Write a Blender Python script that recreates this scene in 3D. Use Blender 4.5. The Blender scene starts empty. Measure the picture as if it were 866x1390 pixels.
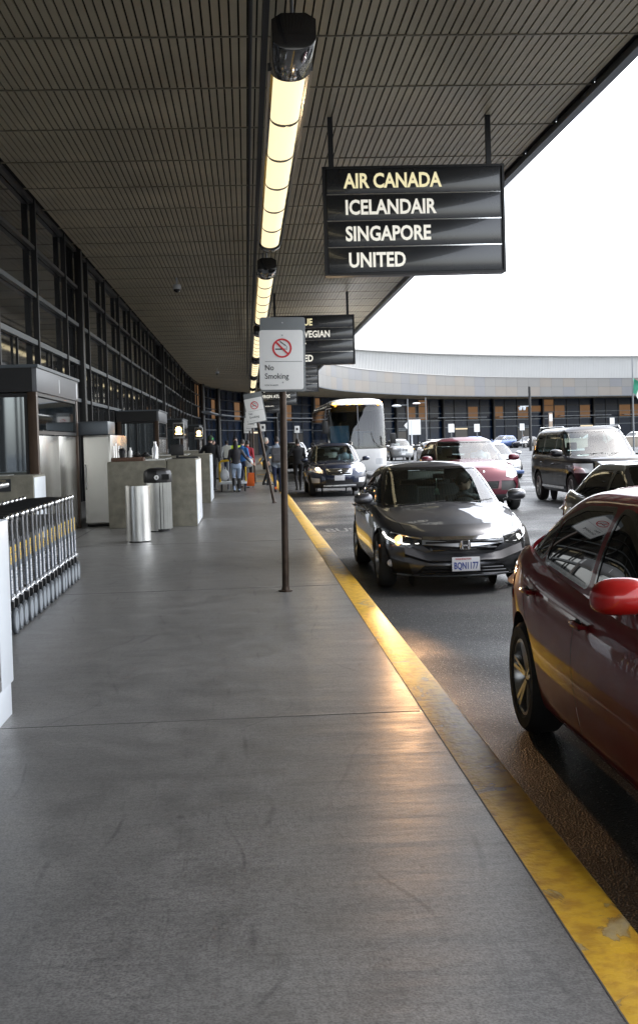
import bpy, bmesh, math, random
from mathutils import Vector, Matrix
R = math.radians
random.seed(7)
scene = bpy.context.scene
col = scene.collection
NAMES = {}

# ------------------------------------------------------------------ objects
def link(o, parent=None):
    col.objects.link(o)
    if parent is not None:
        o.parent = parent
    return o

def tag(o, label=None, cat=None, group=None, kind=None):
    if label: o['label'] = label
    if cat: o['category'] = cat
    if group: o['group'] = group
    if kind: o['kind'] = kind
    return o

def empty(name, loc=(0, 0, 0), rz=0, label=None, cat=None, group=None):
    o = bpy.data.objects.new(name, None)
    o.empty_display_size = .2
    o.location = loc; o.rotation_euler = (0, 0, rz)
    link(o)
    return tag(o, label, cat, group)

def copy_tree(o, parent=None):
    c = o.copy(); col.objects.link(c)
    if parent is not None: c.parent = parent
    for ch in list(o.children): copy_tree(ch, c)
    return c

def retag(o, label): o['label'] = label

# ------------------------------------------------------------------ mesh builder
class MB:
    def __init__(s): s.v = []; s.f = []; s.m = []; s.mi = 0
    def face(s, idx): s.f.append(tuple(idx)); s.m.append(s.mi)
    def quad(s, a, b, c, d):
        n = len(s.v); s.v += [tuple(a), tuple(b), tuple(c), tuple(d)]; s.face((n, n+1, n+2, n+3))
    def box(s, x0, x1, y0, y1, z0, z1, M=None):
        n = len(s.v)
        P = [(x0,y0,z0),(x1,y0,z0),(x1,y1,z0),(x0,y1,z0),(x0,y0,z1),(x1,y0,z1),(x1,y1,z1),(x0,y1,z1)]
        if M is not None: P = [tuple(M @ Vector(p)) for p in P]
        s.v += P
        for f in ((0,3,2,1),(4,5,6,7),(0,1,5,4),(1,2,6,5),(2,3,7,6),(3,0,4,7)): s.face([n+i for i in f])
        return s
    def bar(s, a, b, w, h, up=(0,0,1)):
        a = Vector(a); b = Vector(b); d = b-a; L = d.length
        if L < 1e-6: return s
        y = d/L; u = Vector(up)
        x = y.cross(u)
        if x.length < 1e-4: x = Vector((1,0,0))
        x.normalize(); z = x.cross(y)
        M = Matrix(((x.x,y.x,z.x,a.x),(x.y,y.y,z.y,a.y),(x.z,y.z,z.z,a.z),(0,0,0,1)))
        return s.box(-w/2, w/2, 0, L, -h/2, h/2, M)
    def tube(s, pts, r, n=10, cap=True, sx=1.0):
        pts = [Vector(p) for p in pts]
        rr = r if isinstance(r, (list, tuple)) else [r]*len(pts)
        base = len(s.v); prev = None
        for i, p in enumerate(pts):
            d = (pts[min(i+1, len(pts)-1)] - pts[max(i-1, 0)])
            d = d.normalized() if d.length > 1e-9 else Vector((0,0,1))
            if prev is None:
                t = Vector((0,0,1)) if abs(d.z) < .9 else Vector((0,1,0))
                u = d.cross(t).normalized()
            else:
                u = prev - d*prev.dot(d)
                u = u.normalized() if u.length > 1e-6 else d.orthogonal().normalized()
            prev = u; w = d.cross(u)
            for k in range(n):
                a = 2*math.pi*k/n
                s.v.append(tuple(p + (u*math.cos(a)*sx + w*math.sin(a))*rr[i]))
        for i in range(len(pts)-1):
            for k in range(n):
                a = base+i*n+k; b = base+i*n+(k+1) % n
                s.face((a, b, b+n, a+n))
        if cap:
            s.face([base+k for k in range(n)][::-1]); s.face([base+(len(pts)-1)*n+k for k in range(n)])
        return s
    def cyl(s, a, b, r, n=16): return s.tube([a, b], r, n)
    def ell(s, c, r, n=12, m=8, M=None):
        base = len(s.v)
        for j in range(m+1):
            ph = math.pi*j/m
            for k in range(n):
                th = 2*math.pi*k/n
                p = Vector((math.sin(ph)*math.cos(th)*r[0], math.sin(ph)*math.sin(th)*r[1], math.cos(ph)*r[2]))
                if M is not None: p = M @ p
                s.v.append((c[0]+p.x, c[1]+p.y, c[2]+p.z))
        for j in range(m):
            for k in range(n):
                a = base+j*n+k; b = base+j*n+(k+1) % n
                s.face((a, a+n, b+n, b))
        return s
    def lathe(s, prof, c=(0,0,0), axis='z', n=32):
        # prof: list (radius, h)
        base = len(s.v)
        for r, h in prof:
            for k in range(n):
                a = 2*math.pi*k/n; x = r*math.cos(a); y = r*math.sin(a)
                p = (x, y, h) if axis == 'z' else ((h, x, y) if axis == 'x' else (x, h, y))
                s.v.append((p[0]+c[0], p[1]+c[1], p[2]+c[2]))
        for i in range(len(prof)-1):
            for k in range(n):
                a = base+i*n+k; b = base+i*n+(k+1) % n
                s.face((a, b, b+n, a+n))
        return s
    def prism(s, poly, o, u, w, d):
        # poly in plane (u,w) through o, extruded along vector d
        o = Vector(o); u = Vector(u); w = Vector(w); d = Vector(d); n = len(poly); b = len(s.v)
        for a, c in poly: s.v.append(tuple(o+u*a+w*c))
        for a, c in poly: s.v.append(tuple(o+u*a+w*c+d))
        s.face(range(b, b+n)); s.face(list(range(b+n, b+2*n))[::-1])
        for i in range(n):
            j = (i+1) % n
            s.face((b+i, b+n+i, b+n+j, b+j))
        return s
    def build(s, name, mats, parent=None, smooth=False, bevel=0, loc=None, angle=35, seg=2, fix=True):
        me = bpy.data.meshes.new(name)
        me.from_pydata(s.v, [], s.f)
        if not isinstance(mats, (list, tuple)): mats = [mats]
        for m in mats: me.materials.append(m)
        me.polygons.foreach_set('material_index', s.m)
        bm = bmesh.new(); bm.from_mesh(me)
        bmesh.ops.remove_doubles(bm, verts=bm.verts, dist=1e-5)
        if fix: bmesh.ops.recalc_face_normals(bm, faces=bm.faces)
        if bevel:
            es = [e for e in bm.edges if len(e.link_faces) == 2 and e.calc_face_angle(0) > R(25)]
            bmesh.ops.bevel(bm, geom=es, offset=bevel, segments=seg, affect='EDGES', profile=.6, clamp_overlap=True)
        bm.to_mesh(me); bm.free()
        if smooth or bevel:
            for p in me.polygons: p.use_smooth = True
            me.set_sharp_from_angle(angle=R(angle))
        o = bpy.data.objects.new(name, me)
        if loc: o.location = loc
        return link(o, parent)

def text(name, s, size, mat, loc, rot, parent=None, ext=.004, bold=.0, sx=1.0, align='LEFT', spacing=1.0):
    cu = bpy.data.curves.new(name, 'FONT'); cu.body = s; cu.size = size; cu.extrude = ext
    cu.offset = bold; cu.align_x = align; cu.space_character = spacing; cu.resolution_u = 3
    ob = bpy.data.objects.new(name, cu); col.objects.link(ob)
    dg = bpy.context.evaluated_depsgraph_get()
    me = bpy.data.meshes.new_from_object(ob.evaluated_get(dg))
    bpy.data.objects.remove(ob); bpy.data.curves.remove(cu)
    me.materials.clear(); me.materials.append(mat); me.name = name
    o = bpy.data.objects.new(name, me); o.location = loc; o.rotation_euler = rot; o.scale = (sx, 1, 1)
    return link(o, parent)
FR = (R(90), 0, 0)        # text facing the camera side (-Y)

# ------------------------------------------------------------------ materials
def nt(name):
    m = bpy.data.materials.new(name); m.use_nodes = True
    return m, m.node_tree.nodes, m.node_tree.links, m.node_tree.nodes['Principled BSDF']

def mat(name, c, rough=.5, metal=0, coat=0, var=0, vscale=6, bump=0, bscale=60, emit=None, es=1, spec=.5, aniso=0, tint=None):
    m, N, L, b = nt(name)
    b.inputs['Base Color'].default_value = (*c, 1)
    b.inputs['Roughness'].default_value = rough; b.inputs['Metallic'].default_value = metal
    b.inputs['Coat Weight'].default_value = coat; b.inputs['Coat Roughness'].default_value = .03
    b.inputs['Specular IOR Level'].default_value = spec
    if emit:
        b.inputs['Emission Color'].default_value = (*emit, 1); b.inputs['Emission Strength'].default_value = es
    tc = N.new('ShaderNodeTexCoord')
    if var:
        no = N.new('ShaderNodeTexNoise'); no.inputs['Scale'].default_value = vscale; no.inputs['Detail'].default_value = 6
        L.new(tc.outputs['Object'], no.inputs['Vector'])
        mx = N.new('ShaderNodeMixRGB'); mx.blend_type = 'MULTIPLY'; mx.inputs[0].default_value = 1
        rp = N.new('ShaderNodeValToRGB'); rp.color_ramp.elements[0].position = .3; rp.color_ramp.elements[1].position = .7
        t = tint or (1, 1, 1)
        rp.color_ramp.elements[0].color = (1-var*t[0], 1-var*t[1], 1-var*t[2], 1); rp.color_ramp.elements[1].color = (1, 1, 1, 1)
        L.new(no.outputs[0], rp.inputs[0]); mx.inputs[1].default_value = (*c, 1); L.new(rp.outputs[0], mx.inputs[2])
        L.new(mx.outputs[0], b.inputs['Base Color'])
        mr = N.new('ShaderNodeMapRange'); mr.inputs[3].default_value = rough*.85; mr.inputs[4].default_value = min(1, rough*1.2)
        L.new(no.outputs[0], mr.inputs[0]); L.new(mr.outputs[0], b.inputs['Roughness'])
    if bump:
        n2 = N.new('ShaderNodeTexNoise'); n2.inputs['Scale'].default_value = bscale; n2.inputs['Detail'].default_value = 4
        L.new(tc.outputs['Object'], n2.inputs['Vector'])
        bp = N.new('ShaderNodeBump'); bp.inputs['Strength'].default_value = bump; bp.inputs['Distance'].default_value = .01
        L.new(n2.outputs[0], bp.inputs['Height']); L.new(bp.outputs[0], b.inputs['Normal'])
    return m

def glass(name, tint, rough=.02, ior=1.5, gl=None):
    m, N, L, b = nt(name); N.remove(b); out = N['Material Output']
    tr = N.new('ShaderNodeBsdfTransparent'); tr.inputs[0].default_value = (*tint, 1)
    g = N.new('ShaderNodeBsdfGlossy'); g.inputs['Roughness'].default_value = rough
    g.inputs[0].default_value = (*(gl or (1, 1, 1)), 1)
    fr = N.new('ShaderNodeFresnel'); fr.inputs[0].default_value = ior
    mx = N.new('ShaderNodeMixShader'); L.new(fr.outputs[0], mx.inputs[0]); L.new(tr.outputs[0], mx.inputs[1]); L.new(g.outputs[0], mx.inputs[2])
    L.new(mx.outputs[0], out.inputs[0])
    return m

def paint(name, c, metal=.35, flake=.0, rough=.35, coat=1):
    m, N, L, b = nt(name)
    b.inputs['Base Color'].default_value = (*c, 1); b.inputs['Metallic'].default_value = metal; b.inputs['Specular IOR Level'].default_value = .15
    b.inputs['Coat Weight'].default_value = coat; b.inputs['Coat Roughness'].default_value = .02; b.inputs['Coat IOR'].default_value = 1.45
    tc = N.new('ShaderNodeTexCoord')
    no = N.new('ShaderNodeTexNoise'); no.inputs['Scale'].default_value = 3.2; no.inputs['Detail'].default_value = 5
    L.new(tc.outputs['Object'], no.inputs['Vector'])
    mr = N.new('ShaderNodeMapRange'); mr.inputs[3].default_value = rough*.8; mr.inputs[4].default_value = rough*1.35
    L.new(no.outputs[0], mr.inputs[0]); L.new(mr.outputs[0], b.inputs['Roughness'])
    # road film thrown up on the lower body
    sp = N.new('ShaderNodeSeparateXYZ'); L.new(tc.outputs['Object'], sp.inputs[0])
    m2 = N.new('ShaderNodeMapRange'); m2.inputs[1].default_value = .15; m2.inputs[2].default_value = .6; m2.inputs[3].default_value = .25; m2.inputs[4].default_value = 0
    L.new(sp.outputs[2], m2.inputs[0])
    n3 = N.new('ShaderNodeTexNoise'); n3.inputs['Scale'].default_value = 9; n3.inputs['Detail'].default_value = 8; L.new(tc.outputs['Object'], n3.inputs['Vector'])
    mu = N.new('ShaderNodeMath'); mu.operation = 'MULTIPLY'; L.new(m2.outputs[0], mu.inputs[0]); L.new(n3.outputs[0], mu.inputs[1])
    mx = N.new('ShaderNodeMixRGB'); mx.inputs[1].default_value = (*c, 1); mx.inputs[2].default_value = (.03, .028, .027, 1)
    L.new(mu.outputs[0], mx.inputs[0]); L.new(mx.outputs[0], b.inputs['Base Color'])
    cr = N.new('ShaderNodeMapRange'); cr.inputs[3].default_value = .02; cr.inputs[4].default_value = .35
    L.new(mu.outputs[0], cr.inputs[0]); L.new(cr.outputs[0], b.inputs['Coat Roughness'])
    return m

M = {}
M['black'] = mat('black_plastic', (.012, .012, .013), .45)
M['gloss_black'] = mat('gloss_black', (.01, .01, .011), .12, coat=.6)
M['matte_black'] = mat('matte_black', (.008, .008, .008), .8)
M['rubber'] = mat('tyre_rubber', (.018, .018, .018), .75, var=.4, vscale=20, bump=.3, bscale=90)
M['alloy'] = mat('alloy', (.5, .5, .5), .28, .9, var=.25, vscale=12)
M['chrome'] = mat('chrome', (.8, .8, .8), .12, 1)
M['satin'] = mat('satin_chrome', (.62, .63, .65), .3, 1)
M['steel'] = mat('brushed_steel', (.62, .62, .6), .3, 1, var=.15, vscale=4, bump=.06, bscale=300)
M['steel_sheet'] = mat('steel_sheet', (.5, .49, .46), .24, .95, var=.1, vscale=1.5, bump=.12, bscale=2)
M['interior'] = mat('car_interior', (.035, .036, .038), .8)
M['seat_grey'] = mat('seat_grey', (.06, .06, .063), .85)
M['seat_tan'] = mat('seat_tan', (.32, .22, .12), .7)
M['glass_car'] = glass('car_glass', (.80, .93, .90), .01, 1.7)
M['glass_dark'] = glass('dark_car_glass', (.07, .085, .085), .01, 1.75)
M['mirror'] = mat('mirror_glass', (.7, .7, .7), .02, 1)
M['lens'] = mat('lamp_lens', (.75, .76, .78), .08, .3, coat=1)
M['lens_housing'] = mat('lamp_housing', (.32, .33, .34), .14, .9, coat=1, var=.6, vscale=26)
M['lens_red'] = mat('red_lens', (.35, .01, .01), .12, coat=1)
M['lens_amber'] = mat('amber_lens', (.8, .22, .02), .15, coat=1)
M['lit_warm'] = mat('lit_headlamp', (1, .8, .55), .2, emit=(1, .66, .32), es=7)
M['lit_white'] = mat('lit_lamp_white', (1, 1, 1), .2, emit=(1, .97, .88), es=.9)
M['lit_amber'] = mat('lit_amber', (1, .5, .1), .3, emit=(1, .42, .04), es=5)
M['lit_reflector'] = mat('lit_reflector', (.9, .6, .3), .25, .5, emit=(1, .50, .16), es=.45)  # emission paints the bulb's warm halo onto the reflector
M['plate'] = mat('plate_white', (.72, .72, .74), .4)
M['plate_blue'] = mat('plate_blue', (.03, .06, .28), .5)
M['plate_red'] = mat('plate_red', (.5, .04, .04), .5)
M['white_paint'] = mat('white_board', (.86, .86, .84), .38, var=.06, vscale=5)
M['grey_board'] = mat('grey_board', (.2, .215, .22), .42, var=.08)
M['red_ring'] = mat('sign_red', (.62, .02, .03), .4)
M['ink'] = mat('sign_ink', (.015, .015, .018), .5)
M['sign_face'] = mat('sign_face', (.022, .024, .028), .22, coat=.5, var=.3, vscale=1.2)
M['sign_frame'] = mat('sign_frame', (.02, .022, .026), .4)
M['letter_cream'] = mat('letter_cream', (.72, .64, .36), .5, emit=(1, .9, .55), es=.12)
M['letter_white'] = mat('letter_white', (.78, .75, .66), .5, emit=(1, .96, .85), es=.1)
M['post_rust'] = mat('bronze_post', (.06, .04, .028), .38, .6, var=.5, vscale=9, bump=.15)
M['bronze'] = mat('bronze_frame', (.075, .045, .028), .42, .35, var=.35, vscale=5)
M['dark_frame'] = mat('dark_frame', (.018, .018, .019), .4, .2)
M['rail_blue'] = mat('grey_rail', (.10, .115, .13), .35, .4)
M['dark_pipe'] = mat('dark_pipe', (.02, .022, .026), .45)
M['grey_pipe'] = mat('grey_pipe', (.16, .17, .18), .4, .5)
M['concrete_c'] = mat('counter_concrete', (.24, .225, .175), .75, var=.4, vscale=6, bump=.35, bscale=45)
M['white_lam'] = mat('white_laminate', (.66, .7, .74), .3, var=.05)
M['wood'] = mat('brown_slats', (.12, .06, .035), .6, var=.4)
M['skin'] = mat('skin', (.56, .36, .27), .5, var=.1)
M['hair'] = mat('dark_hair', (.015, .011, .009), .6)
# ------------------------------------------------------------------ ground materials
def pavement_mat():
    m, N, L, b = nt('worn_concrete')
    tc = N.new('ShaderNodeTexCoord')
    def noise(sc, det=6, vec=None, scale3=None, dist=0):
        n = N.new('ShaderNodeTexNoise'); n.inputs['Scale'].default_value = sc; n.inputs['Detail'].default_value = det; n.inputs['Distortion'].default_value = dist
        if scale3:
            mp = N.new('ShaderNodeMapping'); mp.inputs['Scale'].default_value = scale3; mp.inputs['Rotation'].default_value = (0, 0, .35 if scale3[0] > 20 else -.22 if scale3[1] > 20 else 0); L.new(tc.outputs['Object'], mp.inputs[0]); L.new(mp.outputs[0], n.inputs['Vector'])
        else: L.new(tc.outputs['Object'], n.inputs['Vector'])
        return n
    def ramp(src, p0, p1, c0, c1):
        r = N.new('ShaderNodeValToRGB'); r.color_ramp.elements[0].position = p0; r.color_ramp.elements[1].position = p1
        r.color_ramp.elements[0].color = (*c0, 1); r.color_ramp.elements[1].color = (*c1, 1); L.new(src, r.inputs[0]); return r
    def mul(a, c, f=1):
        x = N.new('ShaderNodeMixRGB'); x.blend_type = 'MULTIPLY'; x.inputs[0].default_value = f
        L.new(a, x.inputs[1]); L.new(c, x.inputs[2]); return x.outputs[0]
    big = noise(.55, 5); base = ramp(big.outputs[0], .3, .72, (.20, .197, .19), (.262, .256, .245))
    mid = noise(4.5, 8, dist=.6); c = mul(base.outputs[0], ramp(mid.outputs[0], .3, .65, (.78, .78, .79), (1, 1, 1)).outputs[0])
    fine = noise(110, 4); c = mul(c, ramp(fine.outputs[0], .36, .58, (.55, .55, .55), (1.0, 1.0, 1.0)).outputs[0])
    gr = noise(34, 7); c = mul(c, ramp(gr.outputs[0], .38, .56, (.76, .76, .77), (1, 1, 1)).outputs[0])
    spots = noise(11, 3, scale3=(1, 1, 1)); c = mul(c, ramp(spots.outputs[0], .25, .28, (.5, .5, .52), (1, 1, 1)).outputs[0], .8)
    pit = N.new('ShaderNodeTexVoronoi'); pit.inputs['Scale'].default_value = 5.5; L.new(tc.outputs['Object'], pit.inputs['Vector'])
    c = mul(c, ramp(pit.outputs['Distance'], .035, .06, (.42, .42, .43), (1, 1, 1)).outputs[0], .75)
    # scuff strokes
    for k, (s3, lo) in enumerate((((26, 1.6, 1), .635), ((2, 30, 1), .62))):
        st = noise(1.6, 8, scale3=s3, dist=1.5+k); c = mul(c, ramp(st.outputs[0], lo-.03, lo+.02, (1, 1, 1), (.5, .5, .52)).outputs[0], .32)
    # long thin scratches and scrawls
    for sc, dist, lo in ((.35, 9, .4), (.5, 14, .45)):
        wv = N.new('ShaderNodeTexWave'); wv.inputs['Scale'].default_value = sc; wv.inputs['Distortion'].default_value = dist; wv.inputs['Detail'].default_value = 2; wv.inputs['Detail Scale'].default_value = .6
        L.new(tc.outputs['Object'], wv.inputs['Vector'])
        ln = ramp(wv.outputs[1], .0, .004, (.62, .62, .64), (1, 1, 1))
        mk = noise(.9+sc, 5); mr_ = ramp(mk.outputs[0], .52, .6, (0, 0, 0), (1, 1, 1))
        x = N.new('ShaderNodeMixRGB'); x.blend_type = 'MULTIPLY'; L.new(mr_.outputs[0], x.inputs[0]); L.new(c, x.inputs[1]); L.new(ln.outputs[0], x.inputs[2]); c = x.outputs[0]
    L.new(c, b.inputs['Base Color'])
    rr = ramp(mid.outputs[0], .25, .8, (.30,)*3, (.46,)*3); L.new(rr.outputs[0], b.inputs['Roughness'])
    b.inputs['Specular IOR Level'].default_value = .62
    w = noise(1.0, 4, scale3=(.9, 3.4, 1)); bp = N.new('ShaderNodeBump'); bp.inputs['Strength'].default_value = .34; bp.inputs['Distance'].default_value = .02
    L.new(w.outputs[0], bp.inputs['Height'])
    b2 = N.new('ShaderNodeBump'); b2.inputs['Strength'].default_value = .25; b2.inputs['Distance'].default_value = .003
    L.new(fine.outputs[0], b2.inputs['Height']); L.new(bp.outputs[0], b2.inputs['Normal']); L.new(b2.outputs[0], b.inputs['Normal'])
    return m
def asphalt_mat():
    m, N, L, b = nt('wet_asphalt')
    tc = N.new('ShaderNodeTexCoord')
    def noise(sc, det=4):
        n = N.new('ShaderNodeTexNoise'); n.inputs['Scale'].default_value = sc; n.inputs['Detail'].default_value = det; L.new(tc.outputs['Object'], n.inputs['Vector']); return n
    big = noise(.5, 6); vo = N.new('ShaderNodeTexVoronoi'); vo.inputs['Scale'].default_value = 95; L.new(tc.outputs['Object'], vo.inputs['Vector'])
    r = N.new('ShaderNodeValToRGB'); r.color_ramp.elements[0].color = (.006, .0065, .0075, 1); r.color_ramp.elements[1].color = (.036, .041, .048, 1); L.new(vo.outputs['Color'], r.inputs[0])
    v2 = N.new('ShaderNodeTexVoronoi'); v2.inputs['Scale'].default_value = 60; L.new(tc.outputs['Object'], v2.inputs['Vector'])
    s2 = N.new('ShaderNodeSeparateColor'); L.new(v2.outputs['Color'], s2.inputs[0])
    g1 = N.new('ShaderNodeMath'); g1.operation = 'GREATER_THAN'; g1.inputs[1].default_value = .86; L.new(s2.outputs[0], g1.inputs[0])
    g2 = N.new('ShaderNodeMath'); g2.operation = 'LESS_THAN'; g2.inputs[1].default_value = .36; L.new(v2.outputs['Distance'], g2.inputs[0])
    g3 = N.new('ShaderNodeMath'); g3.operation = 'MULTIPLY'; L.new(g1.outputs[0], g3.inputs[0]); L.new(g2.outputs[0], g3.inputs[1])
    xm = N.new('ShaderNodeMixRGB'); xm.inputs[2].default_value = (.20, .20, .19, 1); L.new(g3.outputs[0], xm.inputs[0]); L.new(r.outputs[0], xm.inputs[1])  # pale aggregate specks, also painting the wet sparkle into the colour
    L.new(xm.outputs[0], b.inputs['Base Color'])
    rr = N.new('ShaderNodeValToRGB'); rr.color_ramp.elements[0].position = .36; rr.color_ramp.elements[1].position = .62
    rr.color_ramp.elements[0].color = (.38,)*3+(1,); rr.color_ramp.elements[1].color = (.7,)*3+(1,); L.new(big.outputs[0], rr.inputs[0]); L.new(rr.outputs[0], b.inputs['Roughness'])
    bp = N.new('ShaderNodeBump'); bp.inputs['Strength'].default_value = 1; bp.inputs['Distance'].default_value = .012
    L.new(vo.outputs['Distance'], bp.inputs['Height']); L.new(bp.outputs[0], b.inputs['Normal'])
    b.inputs['Specular IOR Level'].default_value = .3
    return m
def yellow_mat():
    m, N, L, b = nt('worn_yellow_paint')
    tc = N.new('ShaderNodeTexCoord')
    n = N.new('ShaderNodeTexNoise'); n.inputs['Scale'].default_value = 2.6; n.inputs['Detail'].default_value = 9; n.inputs['Roughness'].default_value = .62; n.inputs['Distortion'].default_value = .8; L.new(tc.outputs['Object'], n.inputs['Vector'])
    r = N.new('ShaderNodeValToRGB'); e = r.color_ramp.elements
    e[0].position = .30; e[0].color = (.30, .24, .15, 1); e[1].position = .62; e[1].color = (.62, .36, .012, 1)
    k = r.color_ramp.elements.new(.385); k.color = (.40, .30, .13, 1); k = r.color_ramp.elements.new(.395); k.color = (.26, .15, .03, 1); k = r.color_ramp.elements.new(.405); k.color = (.56, .33, .02, 1)
    L.new(n.outputs[0], r.inputs[0]); st = N.new('ShaderNodeTexNoise'); st.inputs['Scale'].default_value = 14; st.inputs['Detail'].default_value = 9; L.new(tc.outputs['Object'], st.inputs['Vector'])
    sr = N.new('ShaderNodeValToRGB'); sr.color_ramp.elements[0].position = .36; sr.color_ramp.elements[1].position = .56; sr.color_ramp.elements[0].color = (.72, .64, .52, 1); sr.color_ramp.elements[1].color = (1, 1, 1, 1); L.new(st.outputs[0], sr.inputs[0])
    sx_ = N.new('ShaderNodeMixRGB'); sx_.blend_type = 'MULTIPLY'; sx_.inputs[0].default_value = 1; L.new(r.outputs[0], sx_.inputs[1]); L.new(sr.outputs[0], sx_.inputs[2])
    L.new(sx_.outputs[0], b.inputs['Base Color'])
    b.inputs['Roughness'].default_value = .5
    n2 = N.new('ShaderNodeTexNoise'); n2.inputs['Scale'].default_value = 40; n2.inputs['Detail'].default_value = 6; L.new(tc.outputs['Object'], n2.inputs['Vector'])
    ad = N.new('ShaderNodeMath'); ad.operation = 'ADD'; L.new(n.outputs[0], ad.inputs[0]); 
    mu = N.new('ShaderNodeMath'); mu.operation = 'MULTIPLY'; mu.inputs[1].default_value = .45; L.new(n2.outputs[0], mu.inputs[0]); L.new(mu.outputs[0], ad.inputs[1])
    bp = N.new('ShaderNodeBump'); bp.inputs['Strength'].default_value = .9; bp.inputs['Distance'].default_value = .008; L.new(ad.outputs[0], bp.inputs['Height']); L.new(bp.outputs[0], b.inputs['Normal'])
    return m
def stroke_mat():
    return mat('road_paint', (.62, .62, .6), .5, var=.35, vscale=7)
M['pave'] = pavement_mat(); M['asphalt'] = asphalt_mat(); M['yellow'] = yellow_mat(); M['line'] = stroke_mat()

# ------------------------------------------------------------------ polyline of the canopy edge (straight, then a crescent to the right)
ctrl = [(5.95, -22), (5.95, 40), (5.95, 80), (5.95, 100), (6.6, 118), (9.5, 133), (16.5, 149), (28, 165), (42, 177), (64, 188), (95, 196), (140, 201), (190, 203)]
def catmull(P, step):
    out = []
    for i in range(len(P)-1):
        p0 = Vector(P[max(i-1, 0)]); p1 = Vector(P[i]); p2 = Vector(P[i+1]); p3 = Vector(P[min(i+2, len(P)-1)])
        d1 = (p2-p0)*.5; d2 = (p3-p1)*.5; Ls = (p2-p1).length
        if d1.length > 0: d1 = d1.normalized()*min(d1.length, Ls)
        if d2.length > 0: d2 = d2.normalized()*min(d2.length, Ls)
        n = max(2, int(Ls/.6))
        for k in range(n):
            t = k/n; h = (2*t**3-3*t**2+1, t**3-2*t**2+t, -2*t**3+3*t**2, t**3-t**2)
            out.append(p1*h[0]+d1*h[1]+p2*h[2]+d2*h[3])
    out.append(Vector(P[-1]))
    # equal arc length
    res = [out[0]]; acc = 0; need = step
    for a, b in zip(out, out[1:]):
        d = (b-a).length
        while acc+d >= need:
            res.append(a+(b-a)*((need-acc)/d)); need += step
        acc += d
    return res
STEP = 2.44
EDGE = catmull(ctrl, STEP)
NRM = []
for i in range(len(EDGE)):
    d = (EDGE[min(i+1, len(EDGE)-1)]-EDGE[max(i-1, 0)]).normalized()
    NRM.append(Vector((-d.y, d.x)))
def off(i, w): p = EDGE[i]+NRM[i]*w; return p
ZC = 7.38; WALL = 10.85; NE = len(EDGE)

# ground sheet and pavement
g = MB(); g.quad((-700, -300, -.15), (900, -300, -.15), (900, 1200, -.15), (-700, 1200, -.15)); tag(g.build('road', M['asphalt']), kind='structure')
KX = 1.20          # kerb outer edge
def kx(i): return 4.75
pv = MB(); top = []
# pavement: kerb line is straight, then follows the crescent
def kerb_pt(i): return off(i, 4.75)
for i in range(NE-1):
    a = off(i, WALL+8); b = kerb_pt(i)+NRM[i]*.22; c = kerb_pt(i+1)+NRM[i+1]*.22; d = off(i+1, WALL+8)
    pv.quad((a.x, a.y, 0), (b.x, b.y, 0), (c.x, c.y, 0), (d.x, d.y, 0))
tag(pv.build('pavement', M['pave']), kind='structure')
kb = MB()
for i in range(NE-1):
    a = kerb_pt(i)+NRM[i]*.22; b = kerb_pt(i); c = kerb_pt(i+1); d = kerb_pt(i+1)+NRM[i+1]*.22
    b1 = b+NRM[i]*.02; c1 = c+NRM[i+1]*.02
    kb.quad((a.x, a.y, .0), (b1.x, b1.y, .004), (c1.x, c1.y, .004), (d.x, d.y, .0))
    kb.quad((b1.x, b1.y, .004), (b.x, b.y, -.012), (c.x, c.y, -.012), (c1.x, c1.y, .004))
    kb.quad((b.x, b.y, -.012), (b.x, b.y, -.16), (c.x, c.y, -.16), (c.x, c.y, -.012))
tag(kb.build('kerb', M['yellow'], smooth=True, angle=60), kind='structure')
# expansion joints across the pavement
M['joint'] = mat('joint_sealant', (.07, .07, .07), .6, var=.3)
jt = MB()
for y in (.7, 6.8, 12.9, 19, 25.1, 31.2, 37.3, 43.4): jt.box(-4.8, .96, y-.0025, y+.0025, -.005, .0012)
jt.box(-3.02, -3.008, -10, 60, -.005, .0015)
jt.box(.974, .98, -20, 90, -.005, .0016)
tag(jt.build('pavement_joints', M['joint']), kind='structure')
yl = MB(); yl.box(-.1, .97, 47.6, 48.1, -.01, .004); yl.box(-.1, .97, 57, 57.6, -.01, .004)
tag(yl.build('yellow_ramp_line', M['yellow']), kind='structure')
ln = MB()
for y in range(-8, 130, 9): ln.box(6.36, 6.5, y+.4, y+3.6, -.16, -.146)
for y in range(-8, 130, 9): ln.box(10.2, 10.33, y+2, y+5, -.16, -.146)
ln.box(1.9, 3.0, 21.5, 21.62, -.16, -.146)
tag(ln.build('lane_markings', M['line']), kind='structure')
rl = text('road_lettering', 'BUS', .9, mat('worn_lettering', (.17, .17, .17), .6, var=.7, vscale=9), (1.45, 22.2, -.146), (0, 0, 0), ext=.001, bold=.02, sx=.6); rl.scale = (.4, 1.3, 1); tag(rl, kind='structure')

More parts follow.
